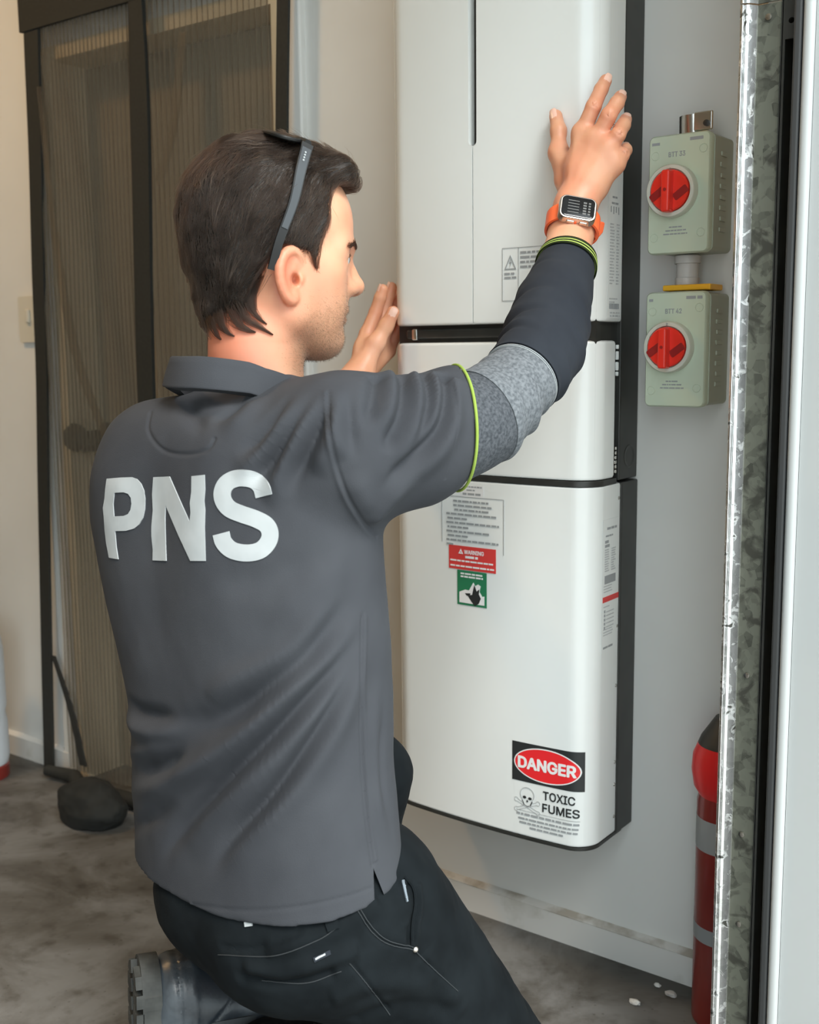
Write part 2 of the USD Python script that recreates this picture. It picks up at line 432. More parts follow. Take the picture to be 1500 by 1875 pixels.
def txt(s, x, z, h, bold=False, width=None, d=.0003, center=False):
    m = meshkit.text_mesh(s, h, .001, bold); v = np.array(m.vertices)
    w = v[:, 0].max() - v[:, 0].min()
    sx = width / w if width else 1.0
    x0 = x - (w * sx / 2 if center else 0)
    v = np.c_[(v[:, 0] - v[:, 0].min()) * sx + x0, -v[:, 2] / .001 * d, v[:, 1] + z]
    return trimesh.Trimesh(v, m.faces, process=False)


def bars(x0, x1, z, h, rs, fill=1.0, d=.0003):
    """a line of print too small to read: one dash for every word"""
    out = []; x = x0; end = x0 + (x1 - x0) * fill
    while x < end - h:
        w = min(h * rs.uniform(1.2, 5.0), end - x)
        out.append(box3(x, x + w, -d, 0, z, z + h)); x += w + h * .6
    return out


def frame_f(x0, x1, z0, z1, w):
    return poly_f(sbox(x0, z0, x1, z1).difference(sbox(x0 + w, z0 + w, x1 - w, z1 - w)))


def fat(m, g):
    """bolder lettering: the union of shifted copies"""
    b = m3.Manifold(mesh32(m))
    if b.is_empty(): return m
    return b + b.translate((g, 0, 0)) + b.translate((-g, 0, 0)) + b.translate((0, 0, g * .8)) + b.translate((0, 0, -g * .8))


def mesh32(m):
    m = trimesh.Trimesh(m.vertices, m.faces, process=True)
    return m3.Mesh(np.asarray(m.vertices, np.float32), np.asarray(m.faces, np.uint32))


rs = np.random.RandomState(11)
# danger sign
dx0, dx1, dz0, dz1 = -.849, -.7365, .3195, .3795
lab = part('danger_sign', stick(poly_f(sbox(dx0, dz0, dx1, dz1)), .0004), M['black_print'], ht, 'black and red sign that reads DANGER')
ec = ((dx0 + dx1) / 2, (dz0 + dz1) / 2)
ell = lambda a, b: affinity.scale(Point(0, 0).buffer(1, quad_segs=24), a, b)
sh = lambda g: affinity.translate(g, *ec)
part('ring', stick(poly_f(sh(ell(.053, .0262).difference(ell(.0512, .0245)))), .0007), M['white_print'], lab)
part('oval', stick(poly_f(sh(ell(.0512, .0245))), .0007), M['red_print'], lab)
part('lettering', stick(fat(txt('DANGER', ec[0], ec[1] - .0082, .0165, True, .092, center=True), .0006), .0011), M['white_print'], lab, 'white word DANGER', smooth=False)
# toxic fumes notice
nt = part('fumes_notice', stick(poly_f(sbox(-.846, .232 + .006, -.7375, .3185), .00004), .00005), M['white_steel'], ht, 'notice that reads TOXIC FUMES with a skull')
part('lettering', join([stick(txt('TOXIC', -.7725, .2985, .0125, True, .050, center=True), .0008), stick(txt('FUMES', -.770, .2795, .0125, True, .057, center=True), .0008)]), M['black_print'], nt, 'black words TOXIC FUMES')
kx, kz = -.8235, .296
cran = affinity.translate(ell(.0118, .0115), kx, kz + .004).union(affinity.translate(ell(.0085, .012), kx, kz - .003))
sk_l = [cran.difference(cran.buffer(-.0009))]
jaw = LineString([(kx - .008, kz - .006), (kx - .005, kz - .0125), (kx, kz - .0145), (kx + .005, kz - .0125), (kx + .008, kz - .006)]).buffer(.0008)
for s in (-1, 1):
    bone = LineString([(kx - s * .018, kz - .006), (kx + s * .018, kz - .021)])
    bb = bone.buffer(.0022).union(Point(bone.coords[0]).buffer(.0034)).union(Point(bone.coords[1]).buffer(.0034))
    sk_l.append(bb.difference(bb.buffer(-.0006)).difference(cran))
part('skull_outline', stick(poly_f(unary_union(sk_l)), .0007), M['pale_print'], nt, kind='stuff')
part('skull_face', stick(poly_f(unary_union([affinity.translate(ell(.0029, .0022), kx - .0045, kz - .0005), affinity.translate(ell(.0029, .0022), kx + .0045, kz - .0012), affinity.translate(ell(.0014, .0018), kx, kz - .006), jaw])), .0007), M['black_print'], nt, kind='stuff')
fp = bars(-.841, -.742, .2675, .0030, rs) + [box3(-.842, -.741, -.0003, 0, .2742, .2746)]
for k, (a, b) in enumerate(((-.838, -.743), (-.836, -.744), (-.819, -.765))):
    fp += bars(a, b, .2605 - .0062 * k, .0026, rs)
part('fine_print', stick(join(fp), .0008), M['grey_print'], nt, kind='stuff')
# paper notice above the red and green labels
pn = part('paper_notice', stick(poly_f(sbox(-.9750, .667, -.864, .739), .00004), .00005), M['white_steel'], ht, 'printed paper notice with a thin grey outline')
part('outline', stick(join([box3(-.975, -.864, -.0003, 0, .7385, .7392), box3(-.975, -.9743, -.0003, 0, .668, .739), box3(-.8647, -.864, -.0003, 0, .657, .739)]), .0006), M['grey_print'], pn)
fp = []
for k, (a, b, f) in enumerate(((-.953, -.886, 1), (-.953, -.885, 1), (-.951, -.889, 1), (-.966, -.877, 1), (-.964, -.925, 1), (-.966, -.872, 1), (-.964, -.925, 1), (-.966, -.888, 1), (-.964, -.925, 1), (-.966, -.873, 1), (-.966, -.953, 1))):
    fp += bars(a, b, .7305 - .0066 * k, .0028, rs, f)
part('fine_print', stick(join(fp), .0007), M['grey_print'], pn, kind='stuff')
st = part('small_tag', stick(poly_f(sbox(-.9405, .739, -.899, .757)), .0003), M['paper'], ht, 'small printed tag over the paper notice')
part('fine_print', stick(join(bars(-.938, -.902, .7535, .002, rs) + bars(-.929, -.914, .7485, .002, rs) + bars(-.936, -.904, .742, .0032, rs)), .0006), M['grey_print'], st, kind='stuff')
# red and green labels
rl = part('red_label', stick(poly_f(sbox(-.962, .6285, -.8775, .6645)), .0004), M['red_print2'], ht, 'red warning label with white print')
tri = Polygon([(-.944, .6525), (-.9355, .6525), (-.93975, .660)])
part('white_print', stick(join([poly_f(tri.difference(tri.buffer(-.0016)))] + [txt('WARNING', -.9335, .653, .0058, True, .035)] + bars(-.9315, -.909, .6465, .0036, rs) + bars(-.959, -.8805, .6405, .0024, rs) + bars(-.959, -.8805, .6325, .0024, rs)), .0008), M['white_print'], rl, 'white word WARNING and fine print', kind='stuff')
gl = part('green_label', stick(poly_f(sbox(-.9465, .5745, -.8935, .6275)), .0004), M['green_print'], ht, 'green safety label with a white and black pictogram')
hand = Polygon([(-.9425, .578), (-.9425, .594), (-.932, .5985), (-.925, .598), (-.917, .611), (-.9135, .606), (-.9085, .609), (-.904, .6065), (-.906, .598), (-.901, .591), (-.8975, .592), (-.8975, .578)])
part('pictogram', stick(join([poly_f(hand)] + bars(-.940, -.900, .6215, .0024, rs) + bars(-.940, -.900, .6170, .0024, rs)), .0008), M['white_print'], gl, kind='stuff')
drop = Polygon([(-.915, .608), (-.911, .598), (-.906, .602), (-.907, .594), (-.9035, .588), (-.907, .580), (-.914, .5752), (-.920, .581), (-.927, .590), (-.919, .592), (-.917, .600)])
part('pictogram', stick(join([poly_f(drop), poly_f(Polygon([(-.932, .593), (-.922, .594), (-.923, .590), (-.929, .5895)]))]), .0011), M['black_print'], gl, kind='stuff')
# electric hazard label on the right door
ew = part('hazard_label', stick(poly_f(sbox(-.867, 1.0225, -.80, 1.096), .00004), .00005), M['white_steel'], ht, 'outlined label with a lightning triangle')
o = [frame_f(-.867, -.80, 1.0225, 1.096, .0007), box3(-.8412, -.8406, -.0003, 0, 1.0225, 1.096)]
tri = Polygon([(-.8635, 1.066), (-.8445, 1.066), (-.854, 1.086)])
bolt = Polygon([(-.8535, 1.0815), (-.8560, 1.0745), (-.8540, 1.0745), (-.8550, 1.068), (-.8520, 1.0762), (-.8540, 1.0762)])
o += [poly_f(tri.difference(tri.buffer(-.0014))), poly_f(bolt)] + bars(-.8635, -.8445, 1.059, .0027, rs) + bars(-.8635, -.8445, 1.0535, .0027, rs)
for k in range(4):
    o += bars(-.838, -.804, 1.087 - .0065 * k, .003, rs)
part('print', stick(join(o), .0007), M['grey_print'], ew, kind='stuff')


def side(mesh, eps):
    """lay a mesh given in (u along the depth, depth, z) on the right-hand side of the covers"""
    v, f = verts(mesh); v = np.c_[HX1 + eps - v[:, 1], v[:, 0], v[:, 2]]
    return trimesh.Trimesh(v, f, process=False)


rp = part('rating_plate', side(box3(1.428, 1.470, -.0003, 0, .996, 1.19), .0003), M['white_steel'], ht, 'printed rating plate on the right side of the top door')
o = []
for k, z in enumerate(np.arange(1.03, 1.125, .0042)):
    if k > 2: o += bars(1.434, 1.449, z, .0018, rs, rs.uniform(.7, 1)) + bars(1.453, 1.463, z, .0018, rs, rs.uniform(.6, 1))
o += bars(1.434, 1.464, 1.022, .0018, rs, .8) + bars(1.434, 1.464, 1.0175, .0018, rs, .6) + bars(1.436, 1.466, 1.003, .0018, rs) + bars(1.436, 1.466, .9985, .0022, rs)
part('fine_print', side(join(o), .0006), M['pale_print'], rp, kind='stuff')
o = [box3(1.434 + .0011 * k, 1.434 + .0011 * k + rs.choice([.0004, .0007, .0009]), -.0003, 0, 1.0085 + .0005, 1.0165) for k in range(27)]
o += [box3(1.435 + .0075 * k, 1.4375 + .0075 * k, -.0003, 0, 1.139 - .002 * (k % 2), 1.147) for k in range(4)] + bars(1.438, 1.462, 1.150, .0026, rs, .8) + bars(1.440, 1.460, 1.158, .0026, rs, .7)
part('barcode_print', side(join(o), .0006), M['grey_print'], rp, 'bar code and bold marks', kind='stuff')
rp = part('rating_plate', side(box3(1.425, 1.474, -.0003, 0, .515, .715), .0003), M['white_steel'], ht, 'printed rating plate on the right side of the lower cover')
o = []
for z in np.arange(.640, .672, .0034):
    o += bars(1.432, 1.446, z, .0017, rs, rs.uniform(.7, 1)) + bars(1.452, 1.466, z, .0017, rs, rs.uniform(.6, 1))
for z in (.618, .614, .610, .588, .5545, .5505, .5465):
    o += bars(1.430, 1.464, z, .0014, rs, rs.uniform(.5, 1))
for z in (.580, .5745, .569, .5635, .558):
    o += bars(1.438, 1.462, z, .0015, rs)
part('fine_print', side(join(o), .0006), M['pale_print'], rp, kind='stuff')
o = bars(1.438, 1.468, .700, .0034, rs) + bars(1.434, 1.456, .690, .0024, rs) + [box3(1.4315, 1.4355, -.0003, 0, z, z + .004) for z in (.580, .574, .568, .562, .556)] + bars(1.432, 1.446, .681, .004, rs) + bars(1.432, 1.446, .675, .004, rs) + bars(1.43, 1.462, .527, .003, rs)
o += [box3(1.432, 1.466, -.0003, 0, .622, .634)]
part('bold_print', side(join(o), .0006), M['grey_print'], rp, kind='stuff')
part('red_strip', side(box3(1.427, 1.4765, -.0003, 0, .5955, .6035), .0006), M['red_print2'], rp)

# ---------------------------------------------------------------- isolator switches


def isolator(zc, text, label, marks):
    x0, x1, yf = -.681, -.594, W - .075; z0, z1 = zc - .0775, zc + .0775; xc = (x0 + x1) / 2
    t = thing('isolator_switch', label, 'switch', (xc, W, z0))
    P = rrect(x0 + .002, x1 + .0015, z0 + .002, z1 - .002, .007)
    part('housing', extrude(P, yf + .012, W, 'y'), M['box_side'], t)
    lo, hi = [np.array(q.exterior.coords)[:-1] for q in (rrect(x0, x1, z0, z1, .008), rrect(x0 + .002, x1 - .002, z0 + .002, z1 - .002, .006))]
    n = len(lo); v = np.vstack([np.c_[lo[:, 0], np.full(n, yf + .012), lo[:, 1]], np.c_[lo[:, 0], np.full(n, yf + .003), lo[:, 1]], np.c_[hi[:, 0], np.full(n, yf), hi[:, 1]], [[xc, yf, zc]], [[xc, yf + .012, zc]]])
    f = []
    for j in range(n):
        k = (j + 1) % n
        for a in (0, n):
            f += [(a + j, a + n + k, a + k), (a + j, a + n + j, a + n + k)]
        f += [(2 * n + j, 3 * n, 2 * n + k), (j, k, 3 * n + 1)]
    m = trimesh.Trimesh(v, np.array(f), process=False); trimesh.repair.fix_normals(m)
    part('lid', m, M['box_green'], t)
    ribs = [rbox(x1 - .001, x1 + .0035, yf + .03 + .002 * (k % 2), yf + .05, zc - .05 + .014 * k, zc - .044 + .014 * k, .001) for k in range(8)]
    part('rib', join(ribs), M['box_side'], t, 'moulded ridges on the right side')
    dc = (xc - .0065, yf, zc + .0035)
    part('dial_ring', lathe([(.0, .001), (.0345, .0), (.0345, .010), (.033, .0125), (.0285, .0125), (.0275, .008), (0, .008)], dc, 48, 'y'), M['ring'], t)
    kn = part('knob', lathe([(0, .006), (.0268, .006), (.0268, .014), (.0255, .0155), (0, .0155)], dc, 40, 'y'), M['red_knob'], t)
    g = rbox(dc[0] - .0062, dc[0] + .0062, yf - .029, yf - .010, dc[2] - .0285, dc[2] + .0255, .003)
    part('grip', g, M['red_knob'], kn)
    part('pivot', lathe([(0, 0), (.0022, 0), (.0022, .0008), (0, .0008)], (dc[0], yf - .0288, dc[2]), 12, 'y'), M['dark_red'], kn)
    for s in (-1, 1):
        q = affinity.translate(affinity.rotate(sbox(-.009, -.003, .009, .003).buffer(.002), 35), dc[0] + s * .0165, dc[2] - .004)
        part('finger_recess', extrude(q, yf - .0160, yf - .0150, 'y'), M['dark_red'], kn)
    pr = [txt(text, xc - .008, zc + .0485, .0062, False, .022, center=True), txt('SAFETY', x1 - .0265, z1 - .0105, .0036, True, .021)] if False else [txt(text, xc - .003, zc + .0485, .0062, True, .0235, center=True)]
    pr += bars(x1 - .0285, x1 - .006, z1 - .0105, .0040, rs) + bars(x0 + .005, x0 + .016, z1 - .0125, .0034, rs)
    pr += bars(xc - .012, xc + .006, z0 + .034, .0017, rs) + bars(xc - .017, xc + .012, z0 + .0295, .0017, rs) + bars(xc - .020, xc + .014, z0 + .025, .0017, rs)
    pr += [txt(marks, dc[0], dc[2] + .0290, .0032, True, center=True, d=.0135)]
    v, f = verts(join(pr)); v[:, 1] += yf - .0001
    part('print', (v, f), M['grey_print'], t, 'printed code ' + text, kind='stuff')
    for a, b in ((x0 + .010, z1 - .026), (x1 - .010, z1 - .022), (x0 + .010, z0 + .022), (x1 - .011, z0 + .026)):
        part('screw_cap', lathe([(.0048, 0), (.0054, .0006), (.006, 0)], (a, yf, b), 20, 'y'), M['box_green'], t)
    return t


isolator(1.1575, 'BTT 33', 'upper grey-green isolator switch box with red rotary knob, code BTT 33, under the steel clamp', '.')
isolator(.9525, 'BTT 42', 'lower grey-green isolator switch box with red rotary knob, code BTT 42, under the yellow tag', '2')
# conduit, clamp, tag
cx_, cy_ = -.637, W - .040
t = thing('conduit', 'short grey plastic conduit joining the two isolator switch boxes', 'pipe', (cx_, cy_, 1.03))
part('pipe', tube([(cx_, cy_, 1.031), (cx_, cy_, 1.0799)], .0148, 24), M['pvc'], t)
part('collar', lathe([(.0149, 0), (.0175, 0), (.0178, .010), (.0149, .0112)], (cx_, cy_, 1.0685), 28), M['pvc'], t)
part('collar', lathe([(.0149, 0), (.0160, 0), (.0162, .018), (.0149, .0188)], (cx_, cy_, 1.031), 28), M['pvc'], t)
yt0, yt1 = at_y(1217, 519, W - .055), at_y(1305, 528, W - .055)
solo('tag', rbox(yt0[0], yt1[0], W - .062, W - .018, 1.0315, 1.0395, .002), M['yellow'], 'flat yellow plastic tag lying on top of the lower isolator switch box', 'tag')
kx0 = -.6305; zt = 1.2352
t = thing('pipe_clamp', 'shiny stainless pipe clamp standing on top of the upper isolator switch box', 'clamp', (kx0, cy_, zt))
part('band', lathe([(.0195, 0), (.0215, 0), (.0215, .025), (.0195, .025), (.0195, 0)], (kx0, cy_, zt), 40), M['chrome'], t)
part('inner_pipe', tube([(kx0, cy_, zt), (kx0, cy_, zt + .024)], .0194, 28), M['pvc'], t)
part('strap', rbox(kx0 + .008, kx0 + .034, cy_ - .026, cy_ - .021, zt + .002, zt + .026, .002), M['chrome'], t)
part('screw', lathe([(0, 0), (.0042, 0), (.004, .004), (0, .005)], (kx0 + .027, cy_ - .026, zt + .010), 12, 'y'), M['black_steel'], t)

# ---------------------------------------------------------------- garage-door track
yt = 1.25
KT = yt / 1.422                                                 # the measures below were taken at 1.422 m
t = thing('door_track', 'galvanised steel garage-door track running up the right side', 'door track', (-.52 * KT, yt, 0))


def channel(pts, th, z0, z1):
    return extrude(LineString(pts).buffer(th / 2, cap_style=2, join_style=1), z0, z1, 'z')


jz = H + (1.372 - H) * KT
kx_ = lambda L: [(x * KT, yt + y) for x, y in L]
lip = kx_([(-.5475, .085), (-.5475, .006), (-.5460, .002), (-.5435, .0005), (-.5412, .0040), (-.5395, .0022), (-.5372, .0040), (-.5310, .0115), (-.5300, .0150)])
web = kx_([(-.530, .0140), (-.501, .0140), (-.499, .03), (-.499, .08)])
part('rail', channel(lip, .0022, 0, jz - .0008), M['galv'], t)
part('rail', channel(lip, .0022, jz + .0008, 2.15), M['galv'], t)
part('web', channel(web, .002, 0, jz - .0008), M['galv_shaded'], t)
part('web', channel(web, .002, jz + .0008, 2.15), M['galv_shaded'], t)
for z in (1.40, 1.355, .523, .30, .17):
    part('bolt', lathe([(0, 0), (.0036, 0), (.0034, .002), (0, .0026)], (-.5155 * KT, yt + .0125, H + (z - H) * KT), 12, 'y'), M['chrome'], t)
zz = lambda z: H + (z - H) * KT
pl = sbox(-.4975 * KT, 0, -.4935 * KT, 2.15).union(sbox(-.4975 * KT, zz(1.325), -.4792 * KT, zz(1.420))).difference(unary_union([Point(-.4865 * KT, zz(z)).buffer(.0031) for z in (1.39, 1.346)]))
pb = thing('angle_bracket', 'black perforated steel angle bracket between the galvanised track and the white jamb', 'bracket', (-.488 * KT, yt, 0))
part('plate', extrude(pl, yt + .010, yt + .013, 'y'), M['black_steel'], pb)
part('flange', box3(-.4985 * KT, -.4965 * KT, yt + .010, yt + .07, 0, 2.15), M['black_steel'], pb)
solo('door_seal', extrude(rrect(-.4788 * KT, -.4682 * KT, yt - .004, yt + .05, .003), 0, 2.15, 'z'), M['rubber'], 'long black rubber seal strip along the white jamb', 'seal')

# ---------------------------------------------------------------- fire extinguisher behind the track
ex, ey = -.549, 1.470
t = thing('fire_extinguisher', 'red fire extinguisher with black top standing on the floor behind the steel track', 'fire extinguisher', (ex, ey, 0))
part('cylinder', lathe([(0, 0), (.040, 0), (.042, .005), (.042, .33), (.036, .352), (0, .356)], (ex, ey, 0), 36), M['ext_red'], t)
part('cover', lathe([(.038, .335), (.047, .350), (.0505, .372), (.049, .395), (.042, .412), (0, .414)], (ex, ey, 0), 36), M['cap_red'], t, 'bright red domed cover')
part('cap', lathe([(.0425, .411), (.039, .420), (.020, .449), (0, .452)], (ex, ey, 0), 36), M['ext_black'], t, 'black conical top')
for z0, z1 in ((.262, .308), (.128, .150)):
    part('band_label', lathe([(.0421, z0), (.0424, z0), (.0424, z1), (.0421, z1)], (ex, ey, 0), 36), M['grey_print'], t, 'pale label band')

# ---------------------------------------------------------------- screen curtain in the doorway
CX0, CX1, CT = -2.105, -1.400, 1.622
yc = W - .030
t = thing('screen_curtain', 'dark mesh insect screen with black borders hung across the doorway', 'curtain', ((CX0 + CX1) / 2, yc, 0))


def sheet(x0, x1, z0, z1, amp, per, y0, seed, th=.0006, nz=50, sag=.01):
    nx = int((x1 - x0) / per * 8); X = np.linspace(x0, x1, nx); Z = np.linspace(z0, z1, nz)
    XX, ZZ = np.meshgrid(X, Z, indexing='ij')
    ph = meshkit.fbm(np.stack([XX * 3, ZZ * .8, np.full_like(XX, seed)], -1), 3, seed)
    big = meshkit.fbm(np.stack([XX * 6 + ZZ * 1.5, ZZ * .9, np.full_like(XX, seed + 5.)], -1), 3, seed + 3)
    YY = y0 + amp * np.sin(2 * PI * XX / per + 3.0 * ph) + sag * 2 * (big - .5)
    XX = XX + .004 * (ph - .5)
    V = np.stack([XX, YY, ZZ], -1).reshape(-1, 3)
    i, j = np.meshgrid(np.arange(nx - 1), np.arange(nz - 1), indexing='ij'); a = (i * nz + j).ravel()
    F = np.vstack([np.c_[a, a + nz, a + nz + 1], np.c_[a, a + nz + 1, a + 1]])
    V2 = V + [0, th, 0]; n = len(V)
    return trimesh.Trimesh(np.vstack([V, V2]), np.vstack([F, F[:, ::-1] + n]), process=False)


cmid = at_y(262, 200, yc)[0]
part('mesh_panel', sheet(CX0 + .02, cmid - .01, .03, CT + .03, .0045, .0125, yc, 1), M['mesh'], t)
part('mesh_panel', sheet(cmid + .01, CX1 - .012, .03, CT + .03, .0045, .0145, yc, 2), M['mesh'], t)


def strip(pts, w, th, seed=0, jig=.0):
    """a webbing band that follows points (x, z) on the curtain"""
    p = smoothspline(np.array(pts, float), 40); w = np.interp(np.linspace(0, 1, 40), np.linspace(0, 1, len(np.atleast_1d(w))), np.atleast_1d(w))
    y = yc - .006 + .012 * (meshkit.fbm(np.c_[p[:, 1] * 2.2, p[:, 0], np.full(40, seed)], 2, seed) - .5)
    V = np.vstack([np.c_[p[:, 0] - w / 2, y - th, p[:, 1]], np.c_[p[:, 0] + w / 2, y - th, p[:, 1]], np.c_[p[:, 0] + w / 2, y + th, p[:, 1]], np.c_[p[:, 0] - w / 2, y + th, p[:, 1]]])
    f = []
    for i in range(39):
        for a, b in ((0, 1), (1, 2), (2, 3), (3, 0)):
            q = (a * 40 + i, b * 40 + i, b * 40 + i + 1, a * 40 + i + 1); f += [(q[0], q[1], q[2]), (q[0], q[2], q[3])]
    return trimesh.Trimesh(V, np.array(f), process=False)


def P2(x, y): q = at_y(x, y, yc); return (q[0], q[2])


part('border', strip([P2(62, 40), P2(72, 400), P2(82, 900), P2(92, 1425)], [.048, .040, .036, .034], .003, 1), M['webbing'], t)
part('border', strip([P2(252, -60), P2(262, 200), P2(272, 620), P2(286, 1100), P2(292, 1500)], [.034, .050, .046, .044, .044], .004, 2), M['webbing'], t)
part('border', strip([P2(524, -70), P2(522, 200), P2(520, 700), P2(520, 1500)], [.026, .026, .026, .026], .003, 3), M['webbing'], t)
part('border', box3(CX0, CX1, yc - .012, yc - .004, CT - .012, CT + .09), M['webbing'], t, 'black top border of the screen')
hem = tube([(CX0 - .03, yc - .03, .020), (CX0 + .05, yc - .015, .018), (CX0 + .12, yc - .05, .020), (CX0 + .3, yc - .03, .02), (CX1, yc - .012, .02)], [.012, .016, .018, .016, .012], 12)
part('hem', hem, M['webbing'], t, 'black weighted hem along the floor')


def tieback(a, b, sag, r, name='cord'):
    p = [np.array(a), (np.array(a) * .66 + np.array(b) * .34) - [0, 0, sag], (np.array(a) * .33 + np.array(b) * .67) - [0, 0, sag], np.array(b)]
    return tube(smoothspline(p, 24), r, 8)


fa = lambda x, y: at_y(x, y, yc - .016)
# narrow gathers where the screen is folded on itself
part('gather', strip([P2(78, 160), P2(105, 430), P2(140, 640), P2(195, 800)], [.012, .022, .026, .02], .002, 7), M['mesh'], t)
part('gather', strip([P2(340, 60), P2(322, 230), P2(298, 330)], [.022, .022, .02], .002, 8), M['mesh'], t)
part('gather', strip([P2(102, 1200), P2(135, 1300), P2(158, 1400)], [.012, .020, .022], .002, 9), M['webbing'], t)

# dark cloth heap on the floor by the doorway
hp = at_y(176, 1462, W - .12)
ico = trimesh.creation.icosphere(4, 1.0); v = np.array(ico.vertices)
v *= (1 + .35 * (meshkit.fbm(v * 1.6 + 4, 3, 5) - .5))[:, None]
v = v * [.085, .055, .055]; v[:, 2] = np.maximum(v[:, 2] + .034, 0.0005)
hx = hp[0]
solo('cloth_bundle', trimesh.Trimesh(v + [hx + .025, W - .150, 0], ico.faces), M['bundle'], 'crumpled black cloth bundle on the floor at the foot of the screen curtain', 'cloth', smooth=True)

# chips of plaster on the concrete
for (cx2, cy2), r_, lb in (((1163, 1838), .0085, 'white plaster chip on the concrete floor, nearest to the bottom edge'), ((1204, 1806), .0055, 'small white plaster chip on the concrete floor between the two larger chips'),
                           ((1229, 1823), .0090, 'grey-brown plaster chip on the concrete floor nearest the fire extinguisher'), ((1084, 1744), .0050, 'small pale plaster chip on the floor against the skirting board')):
    d_ = ray(cx2, cy2); c_ = CAM + d_ * (-H / d_[2])
    o_ = trimesh.creation.icosphere(2, 1.0); v_ = np.array(o_.vertices); v_ *= (1 + .7 * (meshkit.noise(v_ * 1.7 + cx2, 3) - .5))[:, None]
    v_ = v_ * [r_, r_ * .7, r_ * .45]; v_[:, 2] = np.maximum(v_[:, 2] + r_ * .3, .0002)
    solo('plaster_chip', trimesh.Trimesh(v_ + c_, o_.faces), M['skirting'] if r_ < .009 else M['pvc'], lb, 'plaster chip', 'plaster chips on the floor', smooth=False)

# white drum at the far left
dx = at_y(-40, 1200, 1.40)
t = thing('plastic_drum', 'white plastic drum on a dark red base at the left edge', 'drum', (dx[0], 1.40, 0))
part('base', lathe([(0, 0), (.050, 0), (.052, .004), (.052, .028), (.048, .032), (0, .033)], (dx[0], 1.40, 0), 32), M['ext_red'], t, 'dark red base')
part('body', lathe([(0, .0325), (.050, .0325), (.054, .05), (.054, .13), (.050, .15), (.054, .17), (.054, .30), (.048, .335), (.030, .352), (0, .356)], (dx[0], 1.40, 0), 40), M['drum'], t)

# ================================================================ the person: signed-distance modelling
def smin(a, b, k):
    h = np.clip(.5 + .5 * (b - a) / k, 0, 1)
    return b + (a - b) * h - k * h * (1 - h)


def smax(a, b, k):
    return -smin(-a, -b, k)


def cap(P, a, b, r1, r2=None):
    r2 = r1 if r2 is None else r2
    a, b = np.asarray(a, float), np.asarray(b, float); ab = b - a
    t = np.clip(((P - a) @ ab) / max(ab @ ab, 1e-12), 0, 1)
    return np.linalg.norm(P - a - t[:, None] * ab, axis=1) - (r1 + (r2 - r1) * t)


def ell(P, c, r, R=None):
    q = P - np.asarray(c, float)
    if R is not None: q = q @ R.T
    r = np.asarray(r, float)
    k0 = np.linalg.norm(q / r, axis=1); k1 = np.linalg.norm(q / r ** 2, axis=1)
    return k0 * (k0 - 1) / np.maximum(k1, 1e-9)


def chain(P, pts, rs, k=.006):
    d = cap(P, pts[0], pts[1], rs[0], rs[1])
    for i in range(1, len(pts) - 1):
        d = smin(d, cap(P, pts[i], pts[i + 1], rs[i], rs[i + 1]), k)
    return d


